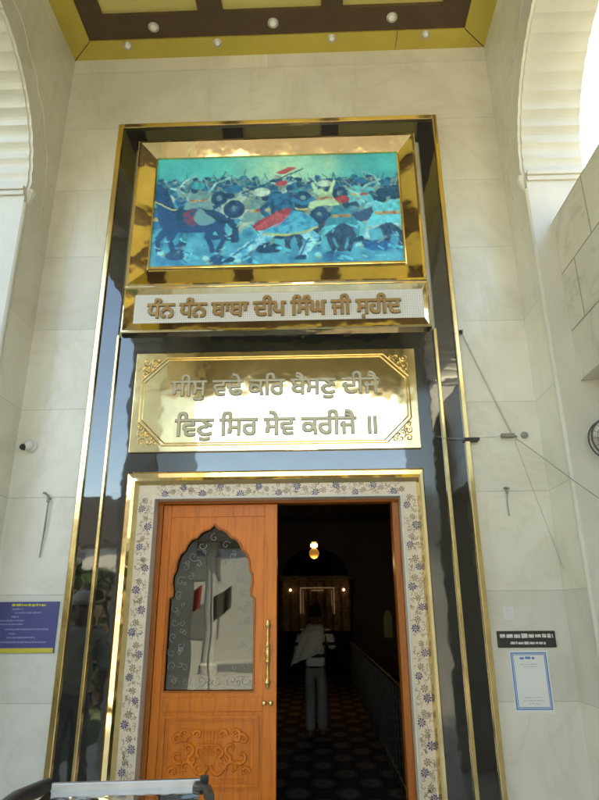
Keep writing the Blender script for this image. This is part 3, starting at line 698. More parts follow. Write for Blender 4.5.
pvs = [(PX0 + .29 + (PX1 - PX0) * i / (QX - 1), -.031, PZ1 - 3.9 - (PZ1 - PZ0) * j / (QY - 1)) for j in range(QY) for i in range(QX)]
pfs = [(j * QX + i, (j + 1) * QX + i, (j + 1) * QX + i + 1, j * QX + i + 1) for j in range(QY - 1) for i in range(QX - 1)]
n0 = len(pvs)
for x in (PX0 - .02, PX1 + .02):
    for z in (PZ0 - .02, PZ1 + .02): pvs += [(x + .29, -.0255, z - 3.9)]
pfs.append((n0, n0 + 2, n0 + 3, n0 + 1))
pme.from_pydata(pvs, [], pfs)
ca = pme.color_attributes.new('pigment', 'FLOAT_COLOR', 'POINT'); cbuf = np.ones((len(pvs), 4), np.float32); cbuf[:n0, :3] = CV.reshape(-1, 3); cbuf[n0:, :3] = .05
ca.data.foreach_set('color', cbuf.ravel())
pmat, pt_, pb_ = base_mat('painted_canvas', (.1, .4, .5), .38, 0, .35)
at = pt_.nodes.new('ShaderNodeAttribute'); at.attribute_name = 'pigment'; pt_.links.new(at.outputs['Color'], pb_.inputs['Base Color']); pme.materials.append(pmat)
pobj = bpy.data.objects.new('painted_panel', pme); COL.objects.link(pobj); pobj.parent = mu
MB().box(PX0, PX0 + .009, -.046, -.031, PZ0, PZ1).box(PX1 - .009, PX1, -.046, -.031, PZ0, PZ1).box(PX0 + .009, PX1 - .009, -.046, -.031, PZ0, PZ0 + .012).box(PX0 + .009, PX1 - .009, -.046, -.031, PZ1 - .006, PZ1).build('picture_moulding', M['gold_trim'], mu)

# name board ----------------------------------------------------------------------------
nb_ = thing('name_board', 'gold framed white dotted board with one line of brown Gurmukhi letters under the mural', 'sign', (-.29, 0, 3.53))
rect_frame([(0, 0, 1, 1, 1), (0, -.074, 1, 1, 1), (.008, -.082, 1, 1, 1), (.016, -.082, 1, 1, 1), (.084, -.060, .95, .62, .47), (.084, -.03, .95, .62, .47)], -1.418, .830, 3.532, 3.901).build('gold_frame', M['gold'], nb_)
MB().box(-1.345, .80, -.058, -.03, 3.600, 3.86).build('dotted_panel', M['white_panel'], nb_)
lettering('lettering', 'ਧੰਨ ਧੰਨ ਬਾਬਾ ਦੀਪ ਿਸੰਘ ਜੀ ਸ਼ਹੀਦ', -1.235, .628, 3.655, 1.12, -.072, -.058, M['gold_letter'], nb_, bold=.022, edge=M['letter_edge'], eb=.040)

# engraved gold plaque ------------------------------------------------------------------
sp_ = thing('scripture_plaque', 'polished gold plaque with two lines of Gurmukhi script and scrolled corners', 'plaque', (-.29, 0, 2.64))
SX0, SX1, SZ0, SZ1 = -1.286, .699, 2.643, 3.378
MB().box(SX0, SX1, -.05, -.03, SZ0, SZ1).build('gold_sheet', M['gold'], sp_, bevel=.006)
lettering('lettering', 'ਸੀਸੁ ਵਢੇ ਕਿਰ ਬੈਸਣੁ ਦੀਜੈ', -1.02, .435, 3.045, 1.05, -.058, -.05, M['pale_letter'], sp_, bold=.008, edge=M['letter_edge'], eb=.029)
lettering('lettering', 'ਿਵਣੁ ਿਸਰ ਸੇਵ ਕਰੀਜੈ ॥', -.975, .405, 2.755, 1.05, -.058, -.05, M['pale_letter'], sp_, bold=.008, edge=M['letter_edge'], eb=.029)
bd = MB()
def rail(pts, w=.0045, y=-.0535): bd.tube([(x, y, z) for x, z in pts], w, 5)
for ins in (.055, .075):
    x0, x1, z0, z1, c = SX0 + ins, SX1 - ins, SZ0 + ins * .8, SZ1 - ins * .8, .17
    rail([(x0 + c, z0), (x1 - c, z0)]); rail([(x0 + c, z1), (x1 - c, z1)]); rail([(x0, z0 + c), (x0, z1 - c)]); rail([(x1, z0 + c), (x1, z1 - c)])
    for sx, xx in ((1, x0), (-1, x1)):
        for sz, zz in ((1, z0), (-1, z1)): rail([(xx + sx * c, zz), (xx, zz + sz * c)])
for sx, xx in ((1, SX0 + .05), (-1, SX1 - .05)):
    for sz, zz in ((1, SZ0 + .045), (-1, SZ1 - .045)):
        for (px, pz, r, a, t) in ((.03, .03, .03, 0, 1), (.085, .028, .026, 1.2, -1), (.028, .085, .026, 2.2, 1), (.07, .07, .022, 4, -1), (.125, .02, .018, .5, 1), (.02, .125, .018, 2.5, -1), (.052, .10, .014, 1, 1), (.10, .052, .014, 3, -1)):
            rail([(xx + sx * (px + r * (1 - q / 12) * math.cos(a + t * q * .75)), zz + sz * (pz + r * (1 - q / 12) * math.sin(a + t * q * .75))) for q in range(11)], .004)
bd.build('scrolled_border', M['brass'], sp_)

# ------------------------------------------------------------------ wooden door leaf
LX0, LX1, LZ, LY = -1.050, -.2785, 2.308, .10
do = thing('wooden_door', 'orange teak door leaf with an arched etched glass pane, standing shut on the left', 'door', (LX0, LY, 0))
def k08(x, z): return (x * 1.02, 1.6 + (z - 1.6) * 1.02)
gp = [k08(*p) for p in [(-.688, 2.165), (-.718, 2.135), (-.752, 2.125), (-.778, 2.108), (-.800, 2.08), (-.836, 2.068), (-.862, 2.035), (-.875, 2.00), (-.905, 1.975), (-.925, 1.92), (-.928, 1.87), (-.945, 1.845), (-.948, 1.79), (-.938, 1.745), (-.940, 1.715), (-.962, 1.70), (-.962, 1.165)]]
xc = -.688 * 1.02
gp = gp + [(2 * xc - x, z) for x, z in gp[::-1][:-1]]
outer = [(LX0, 0.01), (LX1, .01), (LX1, LZ), (LX0, LZ)]
def plate_with_hole(mb, outer, hole, yf, yb):
    V, T = fill2d([outer, hole[::-1] if area(hole) * area(outer) > 0 else hole]); n = len(V)
    ed = {}
    for t in T:
        for a, b in zip(t, t[1:] + t[:1]): ed[(a, b)] = 1
    mb.add([(x, yf, z) for x, z in V] + [(x, yb, z) for x, z in V], [tuple(t) for t in T] + [tuple(i + n for i in t[::-1]) for t in T] + [(a, b, b + n, a + n) for (a, b) in ed if (b, a) not in ed])
def area(p): return sum(a[0] * b[1] - b[0] * a[1] for a, b in zip(p, p[1:] + p[:1]))
lf = MB(); plate_with_hole(lf, outer, gp, LY, LY + .045)
leaf = lf.build('leaf', M['wood'], do)
# stiles and rails standing proud of the leaf, and a bead round the glass
st = MB()
st.box(LX0, LX0 + .055, LY - .008, LY + .001, .01, LZ).box(LX1 - .085, LX1, LY - .008, LY + .001, .01, LZ).box(LX0 + .055, LX1 - .085, LY - .006, LY + .001, 2.225, LZ)
st.box(LX0 + .055, LX1 - .085, LY - .007, LY + .001, 1.045, 1.125).box(LX0 + .055, LX1 - .085, LY - .007, LY + .001, .01, .62)
st.build('stile_and_rail', M['wood'], do, bevel=.005)
bead = MB()
for off, rr in ((1.0, .008), ):
    bead.tube([(x, LY - .002, z) for x, z in gp + [gp[0]]], rr, 6)
bead.build('glass_bead', M['wood_dark'], do, True)
gl = MB(); gl.poly(gp, LY + .02); glass = gl.build('glass_pane', M['glass'], do)
et = MB()
def swirl(x, z, r, a0, t, tn=6.5):
    et.tube([(x + r * (1 - q / 18) * math.cos(a0 + t * tn * q / 16), LY + .017, z + r * (1 - q / 18) * math.sin(a0 + t * tn * q / 16)) for q in range(17)], .0016, 4)
rg = random.Random(12)
for sx in (1, -1):
    for z, r, d in [(1.215, .036, .05), (1.215, .036, .145), (1.215, .03, .225), (1.30, .03, .235), (1.38, .028, .245), (1.47, .03, .24), (1.56, .028, .235), (1.64, .03, .235), (1.73, .028, .215), (1.81, .034, .21), (1.90, .032, .185), (1.97, .032, .135), (2.04, .03, .08), (1.92, .028, .10), (1.84, .026, .15), (1.29, .025, .16), (1.42, .025, .19), (1.55, .02, .19)]:
        swirl(xc + sx * d, z, r, rg.uniform(0, 6.28), sx * (1 if rg.random() > .4 else -1))
for _ in range(34):
    z = rg.uniform(1.2, 2.0); swirl(xc + rg.choice((-1, 1)) * (rg.uniform(.15, .235) - max(0, z - 1.75) * .35), z, rg.uniform(.012, .022), rg.uniform(0, 6.3), rg.choice((-1, 1)))
swirl(xc, 2.09, .03, 1.5, 1); swirl(xc, 1.22, .03, 0, -1)
et.build('etched_scroll', M['etch'], glass)
# carved lower panel
cp = MB(); px0, px1, pz0, pz1 = LX0 + .075, LX1 - .105, .645, 1.025
def ring_rect(x0, x1, z0, z1, w, y):
    cp.box(x0, x1, y, LY + .001, z0, z0 + w).box(x0, x1, y, LY + .001, z1 - w, z1).box(x0, x0 + w, y, LY + .001, z0 + w, z1 - w).box(x1 - w, x1, y, LY + .001, z0 + w, z1 - w)
ring_rect(px0, px1, pz0, pz1, .018, LY - .012); ring_rect(px0 + .035, px1 - .035, pz0 + .035, pz1 - .035, .006, LY - .006)
cx, cz = (px0 + px1) / 2, (pz0 + pz1) / 2
def carve(pts, r): cp.tube([(x, LY - .001, z) for x, z in pts], r, 6)
for sx in (1, -1):
    def cs(x, z, r, a0, t, tn=5.5, w=.014): carve([(cx + sx * (x + r * (1 - q / 14) * math.cos(a0 + t * tn * q / 12)), cz + z + r * (1 - q / 14) * math.sin(a0 + t * tn * q / 12)) for q in range(12)], [w * (1 - .04 * q) for q in range(12)])
    cs(.06, -.085, .05, 3, 1); cs(.14, -.09, .045, 3.3, -1); cs(.19, -.03, .04, 4, 1); cs(.13, .01, .04, 4.4, -1); cs(.075, .085, .03, 0, 1); cs(.15, .09, .04, 5, 1); cs(.20, .06, .03, 2, -1); cs(.215, -.11, .028, 0, 1); cs(.05, .0, .035, 5, 1); cs(.10, -.045, .03, 1, -1)
    for a in (.25, .5, .75, 1.0, 1.25): carve([(cx + sx * (.11 + .03 * math.cos(a)), cz + .05 + .03 * math.sin(a)), (cx + sx * (.11 + .12 * math.cos(a)), cz + .02 + .11 * math.sin(a))], [.012, .004])
    carve([(cx + sx * .02, cz - .13), (cx + sx * .03, cz - .05), (cx + sx * .055, cz), (cx + sx * .06, cz + .03)], .006)
for z, w in ((.03, .062), (.045, .075), (.11, .055), (-.02, .04)): carve([(cx - w, cz + z), (cx + w, cz + z)], .006)
for i in range(-3, 4): carve([(cx + i * .006, cz - .015), (cx + i * .017, cz + .03)], .004)
for i in range(5): carve([(cx - .04 + i * .02, cz + .05), (cx - .045 + i * .0225, cz + .105)], .005)
cp.build('carved_panel', M['wood'], do, True)
# ornate pull handle and two knobs
hx = -.332
h = MB(); prof = [(.004, 0), (.010, .004), (.012, .02), (.018, .035), (.012, .05), (.009, .07), (.014, .085), (.010, .10), (.009, .14), (.016, .155), (.011, .17), (.016, .185), (.018, .20), (.016, .215), (.011, .23), (.016, .245), (.009, .26), (.010, .30), (.014, .315), (.009, .33), (.012, .35), (.018, .365), (.012, .38), (.010, .396), (.004, .40)]
h.lathe(prof, (hx, LY - .045, 1.172), 'Z', 12)
for z in (1.207, 1.537): h.lathe([(.016, 0), (.012, -.006), (.009, -.012), (.009, -.045)], (hx, LY - .008 + .0, z), 'Y', 10)
h.build('pull_handle', M['brass'], do, True)
for x in (-.352, -.312):
    k = MB(); k.lathe([(.014, .001), (.014, -.006), (.006, -.010), (.006, -.022), (.013, -.028), (.016, -.038), (.011, -.048), (.002, -.051)], (x, LY - .008, 1.095), 'Y', 14); k.build('door_knob', M['brass'], do, True)

# ------------------------------------------------------------------ prayer hall behind the door
hl = thing('prayer_hall', 'dim prayer hall seen through the open half of the doorway', 'hall', (0, .3, 0))
hw = MB().box(-5.2, -5, .3, 15, 0, 4.3).box(4.2, 4.4, .3, 15, 0, 4.3).box(-5.2, 4.4, 15, 15.2, 0, 4.3)
hw.box(-5.2, XL - .45, .1, .3, 0, 4.3).box(XR + .45, 4.4, .1, .3, 0, 4.3)
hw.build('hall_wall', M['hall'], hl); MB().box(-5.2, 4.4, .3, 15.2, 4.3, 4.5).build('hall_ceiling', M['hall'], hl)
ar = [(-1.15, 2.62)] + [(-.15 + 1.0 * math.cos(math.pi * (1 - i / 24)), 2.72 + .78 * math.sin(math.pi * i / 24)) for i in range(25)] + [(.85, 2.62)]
MB().poly(ar, 14.99).build('arch_niche', M['hall_dark'], hl)  # flat near-black arch shape on the far wall
nw = MB(); nw.poly([(1.85, .95), (2.10, .95), (2.10, 1.5), (2.05, 1.65), (1.975, 1.72), (1.90, 1.65), (1.85, 1.5)], 14.985); nw.build('lit_side_window', M['niche_lit'], hl)
tag(MB().box(-5, 4.2, .3, 15, -.2, 0).build('hall_floor', M['floor']), kind='structure')
tag(MB().box(-2.9, 2.6, .5, 14.2, .001, .014).build('hall_carpet', M['carpet']), 'dark patterned carpet with pale round medallions covering the hall floor', 'carpet')
al = thing('altar', 'gilded altar with a lit frame and two small lamps deep in the hall', 'altar', (-.1, 14.3, 0))
MB().box(-1.15, .90, 14.3, 14.9, 0, 1.15).build('altar_base', M['hall_dark'], al)  # altar's fade into the dark, put into the base's colour
ab = MB().box(-1.15, .90, 14.55, 14.9, 1.15, 2.55).box(-1.2, .95, 14.35, 14.92, 2.55, 2.66)
for i in range(9): ab.tube([(-1.1 + i * .245, 14.40, 1.15), (-1.1 + i * .245, 14.40, 2.55)] if i in (0, 8) else [(-1.1 + i * .245, 14.54, 1.15), (-1.1 + i * .245, 14.54, 2.55)], .03, 8)
ab.build('altar_body', M['altar_gold'], al)
af = MB()
for x0, x1, z0, z1 in ((-.575, -.555, 1.62, 2.34), (.395, .415, 1.62, 2.34), (-.555, .395, 2.32, 2.34), (-.50, -.49, 1.62, 2.26), (.33, .34, 1.62, 2.26), (-.25, .10, 2.25, 2.27)): af.box(x0, x1, 14.46, 14.5, z0, z1)
af.build('lit_frame', M['altar_light'], al)
ap = MB()
for i in range(7):
    ap.tube([(-.45 + i * .123, 14.48, 1.3), (-.42 + i * .123, 14.47, 1.75 + .1 * (i % 2)), (-.46 + i * .123, 14.48, 2.0 + .16 * (i % 3))], [.02, .045, .010], 6)
ap.build('gilded_ornament', M['altar_gold'], al)
for x in (-.86, .69):
    MB().lathe([(.005, -.04), (.03, -.025), (.038, 0), (.03, .025), (.005, .04)], (x, 14.42, 2.27), 'Z', 10).build('altar_lamp', M['bulb'], al, True)
ch = thing('chandelier', 'small lit amber globe lamp hanging in the dark hall', 'chandelier', (-.1, 8, 2.9))
MB().lathe([(.006, 1.39), (.006, .06), (.05, .05), (.06, .02), (.03, 0)], (-.1, 8, 2.9), 'Z', 12).build('hanging_rod', M['brass'], ch, True)
MB().lathe([(.03, 0), (.07, -.01), (.07, -.07), (.03, -.09)], (-.1, 8, 2.9), 'Z', 14).build('lamp_cap', M['bulb'], ch, True)
MB().lathe([(.02, 0), (.06, -.02), (.095, -.07), (.095, -.12), (.06, -.18), (.01, -.20)], (-.1, 8, 2.81), 'Z', 16).build('glass_globe', M['globe'], ch, True)
pl = bpy.data.lights.new('chandelier_light', 'POINT'); pl.energy = .8; pl.color = (1, .66, .35); pl.shadow_soft_size = .08
po_ = bpy.data.objects.new('chandelier_light', pl); COL.objects.link(po_); po_.parent = ch; po_.location = (0, 0, -.38)
ra = thing('queue_railing', 'dark steel hand railing running down the right side of the hall', 'railing', (.74, 1.2, 0))
MB().tube([(.74, 1.2, .95), (.74, 12.2, .95)], .022, 8).tube([(.74, 1.2, .12), (.74, 12.2, .12)], .014, 8).build('handrail', M['dark_metal'], ra, True)
p0 = None
for i in range(45):
    if p0 is None: p0 = MB().tube([(.74, 1.2, .015), (.74, 1.2, .93)], .011, 6).build('baluster', M['dark_metal'], ra, True)
    else:
        c = p0.copy(); COL.objects.link(c); c.parent = ra; c.location = (0, i * .25, 0)

# ------------------------------------------------------------------ people
def skin_mesh(name, nodes, edges, mat, parent=None, sub=2, root=0):
    """nodes: list of (x,y,z,r) or (x,y,z,rx,ry); one continuous skinned surface, baked to mesh"""
    me = bpy.data.meshes.new(name); me.from_pydata([n[:3] for n in nodes], edges, []); o = bpy.data.objects.new(name, me); COL.objects.link(o)
    me.skin_vertices.new() if hasattr(me.skin_vertices, 'new') and not me.skin_vertices else None
    sm = o.modifiers.new('skin', 'SKIN'); sm.use_smooth_shade = True; sm.branch_smoothing = .6
    for i, n in enumerate(nodes):
        d = me.skin_vertices[0].data[i]; d.radius = (n[3], n[4] if len(n) > 4 else n[3]); d.use_root = (i == root)
    o.modifiers.new('sub', 'SUBSURF').levels = sub
    bpy.context.view_layer.update(); dg = bpy.context.evaluated_depsgraph_get(); nm = bpy.data.meshes.new_from_object(o.evaluated_get(dg))
    o.modifiers.clear(); o.data = nm; nm.materials.clear(); nm.materials.append(mat)
    nm.polygons.foreach_set('material_index', [0] * len(nm.polygons)); nm.polygons.foreach_set('use_smooth', [True] * len(nm.polygons))
    if parent: o.parent = parent
    return o

def hand_nodes(nodes, edges, wrist, d, palm_n, side):
    """palm, five unequal curled fingers and a thumb off the palm's side; d points along the hand"""
    W_ = Vector(nodes[wrist][:3]); d = Vector(d).normalized(); pn = Vector(palm_n).normalized(); s = d.cross(pn).normalized() * side
    nodes.append((*(W_ + d * .045), .026, .020)); p = len(nodes) - 1; edges.append((wrist, p))
    nodes.append((*(W_ + d * .085), .030, .017)); k = len(nodes) - 1; edges.append((p, k))
    for i, (o_, L) in enumerate(((-.030, .058), (-.010, .070), (.011, .066), (.031, .052))):
        a = W_ + d * .095 + s * o_; b = a + d * L * .45 + pn * .010; c = b + d * L * .30 + pn * .018; e = c + d * L * .15 + pn * .018
        q = k
        for P_, r in ((a, .0095), (b, .009), (c, .008), (e, .007)):
            nodes.append((*P_, r)); edges.append((q, len(nodes) - 1)); q = len(nodes) - 1
    a = W_ + d * .03 - s * .032; b = a + d * .03 - s * .018 + pn * .012; c = b + d * .028 + pn * .014; q = p
    for P_, r in ((a, .013), (b, .0105), (c, .009)):
        nodes.append((*P_, r)); edges.append((q, len(nodes) - 1)); q = len(nodes) - 1

def person(name, label, loc, rotz, hgt, pose, mats, group=None):
    """figure modelled facing +y, feet at z=0, 1.70 m tall before scaling"""
    nodes = [(0, 0, .93, .125, .10), (0, .01, 1.10, .125, .095), (0, .02, 1.27, .150, .105), (0, .01, 1.41, .120, .085), (0, .015, 1.475, .052), (0, .03, 1.53, .056), (0, .035, 1.60, .076, .092), (0, .03, 1.665, .062, .080)]
    edges = [(0, 1), (1, 2), (2, 3), (3, 4), (4, 5), (5, 6), (6, 7)]
    def chain(start, pts):
        q = start
        for p in pts: nodes.append(p); edges.append((q, len(nodes) - 1)); q = len(nodes) - 1
        return q
    L, A = pose['legs'], pose['arms']
    for (knee, ankle, toe), sx in zip(L, (-1, 1)):
        chain(0, [(sx * .09, 0, .86, .088), (knee[0], knee[1], knee[2], .060), ((knee[0] + ankle[0]) / 2, (knee[1] + ankle[1]) / 2 - .01, (knee[2] + ankle[2]) / 2 + .04, .056), (*ankle, .040), (ankle[0], ankle[1] + .02, ankle[2] - .045, .040, .045), (*toe, .034, .026)])
    for (elbow, wrist, hd, pn), sx in zip(A, (-1, 1)):
        w = chain(3, [(sx * .175, .01, 1.40, .058), (elbow[0], elbow[1], elbow[2], .042), ((elbow[0] + wrist[0]) / 2, (elbow[1] + wrist[1]) / 2, (elbow[2] + wrist[2]) / 2, .039), (*wrist, .026)])
        hand_nodes(nodes, edges, w, hd, pn, sx)
    t = thing(name, label, 'person', loc, group); t.rotation_euler = (0, 0, rotz); t.scale = (hgt / 1.72,) * 3
    b = skin_mesh('body', nodes, edges, mats['skin'], t)
    # face: nose, ears, eyes added as part of the same body mesh
    bm = bmesh.new(); bm.from_mesh(b.data)
    for (p, s) in (((0, .128, 1.585), (.014, .022, .022)), ((-.080, .03, 1.59), (.012, .022, .032)), ((.080, .03, 1.59), (.012, .022, .032)), ((-.03, .112, 1.612), (.013, .010, .008)), ((.03, .112, 1.612), (.013, .010, .008)), ((0, .118, 1.55), (.024, .012, .008))):
        bmesh.ops.create_icosphere(bm, subdivisions=2, radius=1, matrix=Matrix.Translation(p) @ Matrix.Diagonal((*s, 1)))
    for f in bm.faces: f.smooth = True
    bm.to_mesh(b.data); bm.free()
    # trousers
    tn = [(0, 0, .99, .140, .112), (0, 0, .90, .145, .115)]; te = [(0, 1)]
    for (knee, ankle, toe), sx in zip(L, (-1, 1)):
        k = len(tn); tn += [(sx * .085, 0, .82, .100), (knee[0], knee[1] - .005, knee[2], .082), ((knee[0] + ankle[0]) / 2, (knee[1] + ankle[1]) / 2 - .01, (knee[2] + ankle[2]) / 2, .080), (ankle[0], ankle[1], ankle[2] - .01, .072)]
        te += [(1, k), (k, k + 1), (k + 1, k + 2), (k + 2, k + 3)]
    skin_mesh('trousers', tn, te, mats['trouser'], t)
    # shirt
    sn = [(0, 0, .86, .158, .128), (0, 0, .97, .152, .125), (0, .01, 1.12, .155, .125), (0, .02, 1.28, .178, .130), (0, .01, 1.41, .140, .105), (0, .012, 1.455, .070)]; se = [(i, i + 1) for i in range(5)]
    for (elbow, wrist, hd, pn), sx in zip(A, (-1, 1)):
        f = .55; k = len(sn); sn += [(sx * .175, .01, 1.39, .078), (*elbow, .062), (elbow[0] + (wrist[0] - elbow[0]) * f, elbow[1] + (wrist[1] - elbow[1]) * f, elbow[2] + (wrist[2] - elbow[2]) * f, .052)]
        se += [(4, k), (k, k + 1), (k + 1, k + 2)]
    skin_mesh('shirt', sn, se, mats['shirt'], t, root=2)
    # head cloth
    hc = MB(); rings = []
    for z, rx, ry, oy in ((1.585, .070, .066, -.022), (1.61, .090, .100, .005), (1.645, .094, .110, .022), (1.685, .090, .104, .024), (1.72, .066, .076, .022), (1.738, .02, .024, .02)):
        rings.append([(rx * math.cos(a), oy + ry * math.sin(a), z + .018 * math.sin(a) + .004 * math.sin(7 * a + z * 60)) for a in [2 * math.pi * k / 24 for k in range(24)]])
    hc.loops(rings).build('head_cloth', mats['hair'], t, True, off=(0, 0, 0))
    for (knee, ankle, toe), sx in zip(L, (-1, 1)):
        skin_mesh('sock', [(ankle[0], ankle[1] + .0, ankle[2] - .03, .052), (ankle[0], ankle[1] + .02, ankle[2] - .055, .046, .05), (toe[0], toe[1], toe[2] + .004, .040, .032)], [(0, 1), (1, 2)], mats['shoe'], t)
    return t

walk = dict(legs=[((-.085, .07, .50), (-.075, -.10, .11), (-.075, .03, .035)), ((.085, .05, .50), (.075, .16, .085), (.08, .30, .035))],
            arms=[((-.255, -.03, 1.16), (-.20, .17, 1.05), (.2, 1, .1), (1, 0, -.3)), ((.25, .05, 1.17), (.16, .29, 1.22), (-.5, 1, .4), (-1, -.2, 0))])
pe = person('person', 'person in a white shawl and dark striped shirt walking away into the dark hall', (-.08, 5.2, .014), R(-3), 1.70, walk,
            dict(skin=M['skin'], trouser=M['trouser'], shirt=M['shirt'], hair=M['hair'], shoe=M['shoe']))
# shawl over the left shoulder and back, flaring past the elbow
sh = MB(); rings = []
for i in range(15):
    t = i / 14; z = 1.475 - .47 * t; ring = []
    for j in range(19):
        u = j / 18; a = math.pi * (1.02 + u * .60 + .18 * (1 - t) * u)          # from the left flank round the back
        rx = .20 + .17 * t * (1 - u) ** .8 - .10 * (1 - min(1, t * 5)); ry = .165 + .02 * t - .06 * (1 - min(1, t * 5))
        fold = .012 * math.sin(u * 22 + t * 5) * (.3 + t)
        ring.append(((rx + fold) * math.cos(a), .02 + (ry + fold) * math.sin(a), z - .10 * (1 - u) * t + .10 * u * t))
    rings.append(ring)
shw = sh.loops(rings, 0, False, False).build('shawl', M['shawl'], pe, True, off=(0, 0, 0))
sf = shw.modifiers.new('thickness', 'SOLIDIFY'); sf.thickness = .008

# ------------------------------------------------------------------ small things on the walls
def word_rows(mb, x0, x1, z, h, y, mi, rg, fill=.9, step=.012):
    """illegibly small print: a broken row of word-length strokes"""
    x = x0
    while x < x0 + (x1 - x0) * fill:
        w = rg.uniform(.6, 2.6) * step; mb.box(x, min(x + w, x1), y, y + .0012, z + rg.uniform(0, h * .15), z + h * rg.uniform(.75, 1), mi); x += w + step * .45
rg = random.Random(5)
bn = thing('notice_board', 'indigo notice with pale print and a yellow bottom edge on the left wall', 'notice', (-1.85, 0, 1.4))
NX0, NX1 = -2.05, -1.652
MB().box(NX0, NX1, -.008, 0, 1.387, 1.689).build('board', M['notice_blue'], bn)
MB().box(NX0, NX1 - .006, -.0095, -.0079, 1.388, 1.416).build('yellow_strip', M['notice_yellow'], bn)
y_ = MB(); word_rows(y_, -1.955, -1.735, 1.661, .017, -.0095, 0, rg, 1.); y_.build('heading', M['notice_yellow'], bn)
w_ = MB()
for z, a, b in ((1.64, -1.95, -1.88), (1.618, -1.93, -1.76), (1.594, -1.95, -1.90), (1.572, -2.03, -1.86), (1.55, -2.02, -1.87), (1.52, -1.98, -1.70), (1.495, -1.95, -1.91), (1.472, -1.96, -1.78), (1.445, -2.04, -1.705)):
    w_ = MB(); word_rows(w_, a, b, z, .011, -.0095, 0, rg, 1., .008); w_.build('printed_line', M['notice_text'], bn)
np_ = thing('nameplate', 'small black nameplate with white print above the blue edged poster', 'sign', (1.25, 0, 1.4))
MB().box(1.073, 1.425, -.010, 0, 1.401, 1.495).build('plate', M['plate_black'], np_, bevel=.003)
w_ = MB(); word_rows(w_, 1.09, 1.41, 1.455, .026, -.0115, 0, rg, 1., .016); w_.build('printed_line', M['plate_text'], np_)
w_ = MB(); word_rows(w_, 1.15, 1.36, 1.418, .018, -.0115, 0, rg, 1., .012); w_.build('printed_line', M['plate_text'], np_)
ps = thing('poster', 'white paper poster with a blue border stuck under the black nameplate', 'poster', (1.25, 0, 1.06))
MB().box(1.136, 1.364, -.004, 0, 1.045, 1.384).build('sheet', M['paper'], ps)
pb = MB(); a, b, c, d = 1.143, 1.355, 1.062, 1.374
for i, w in ((0, .007), (.011, .0035)):
    pb.box(a + i, b - i, -.0055, -.0039, c + i, c + i + w).box(a + i, b - i, -.0055, -.0039, d - i - w, d - i).box(a + i, a + i + w, -.0055, -.0039, c + i + w, d - i - w).box(b - i - w, b - i, -.0055, -.0039, c + i + w, d - i - w)
pb.build('blue_border', M['paper_blue'], ps)
hd_ = MB(); word_rows(hd_, 1.195, 1.285, 1.335, .016, -.0055, 0, rg, 1., .018); hd_.build('heading', M['paper_blue'], ps)
for z, p, q in ((1.305, 1.20, 1.30), (1.292, 1.215, 1.29), (1.125, 1.20, 1.30), (1.108, 1.19, 1.31), (1.092, 1.215, 1.29)): hd_ = MB(); word_rows(hd_, p, q, z, .006, -.0055, 0, rg, 1., .010); hd_.build('printed_line', M['print_grey'], ps)
stk = MB().box(1.128, 1.192, -.003, 0, 1.560, 1.636, 0)
for k in range(7): a = k * .9; stk.box(1.160 + .015 * math.cos(a) - .003, 1.160 + .015 * math.cos(a) + .003, -.0042, -.0031, 1.598 + .018 * math.sin(a) - .003, 1.598 + .018 * math.sin(a) + .003, 1)
tag(stk.build('sticker', [M['sticker'], M['print_grey']]), 'small faded white sticker on the marble above the black nameplate', 'sticker')
cc = thing('security_camera', 'white dome security camera with a black lens on the left wall', 'camera', (-1.985, 0, 2.712))
MB().lathe([(.056, 0), (.056, -.018), (.046, -.024), (.04, -.03)], (-1.985, 0, 2.712), 'Y', 24).build('base', M['plastic_white'], cc, True)
hb = MB(); rings = []
hb.lathe([(.040, -.022), (.044, -.04), (.040, -.062), (.026, -.078), (.003, -.084)], (-1.992, 0, 2.708), 'Y', 20).build('dome', M['plastic_white'], cc, True)
MB().lathe([(.025, -.050), (.027, -.08), (.020, -.090), (.003, -.093)], (-2.018, 0, 2.690), 'Y', 18).build('lens', M['plastic_black'], cc, True)
cc.scale = (.82, .82, .82)
hk = thing('wall_hook', 'small dark hook with two thin cords hanging on the left marble wall', 'hook', (-1.80, 0, 2.34))
MB().tube([(-1.80, 0, 2.345), (-1.80, -.03, 2.345), (-1.802, -.04, 2.36), (-1.825, -.035, 2.378), (-1.845, -.02, 2.383)], .007, 6).tube([(-1.80, -.03, 2.345), (-1.801, -.034, 2.318)], .011, 6).build('hook', M['cable'], hk, True)
MB().tube([(-1.80, -.03, 2.34), (-1.808, -.02, 2.15), (-1.818, -.012, 1.96)], .0028, 5).tube([(-1.797, -.034, 2.34), (-1.800, -.024, 2.15), (-1.818, -.012, 1.96)], .0028, 5).build('cord', M['cable'], hk, True)
hk = thing('wall_hook', 'rusty hook with a short dangling cord end on the right marble wall', 'hook', (1.235, 0, 2.36))
MB().tube([(1.236, 0, 2.365), (1.236, -.03, 2.365), (1.225, -.036, 2.375)], .006, 6).tube([(1.218, -.02, 2.372), (1.256, -.02, 2.372)], .006, 6).tube([(1.236, -.03, 2.36), (1.234, -.03, 2.335)], .010, 6).build('hook', M['cable'], hk, True)
MB().tube([(1.236, -.03, 2.35), (1.230, -.02, 2.27), (1.235, -.015, 2.19)], .0045, 5).build('cord', M['cable_pale'], hk, True)
tag(MB().box(1.03, 1.062, -.035, 0, 3.52, 3.60, 0).tube([(1.046, -.02, 3.52), (1.05, -.02, 3.495)], .012, 8, 1).build('cable_clip', [M['plastic_white'], M['plastic_black']]), 'white cable clip at the top of the slanting wires by the gold trim', 'cable clip')
def sag(a, b, d, n=10):
    a, b = Vector(a), Vector(b); return [a + (b - a) * i / n + Vector((0, 0, -d * 4 * (i / n) * (1 - i / n))) for i in range(n + 1)]
cb = MB()
J = (1.313, -.028, 2.73)
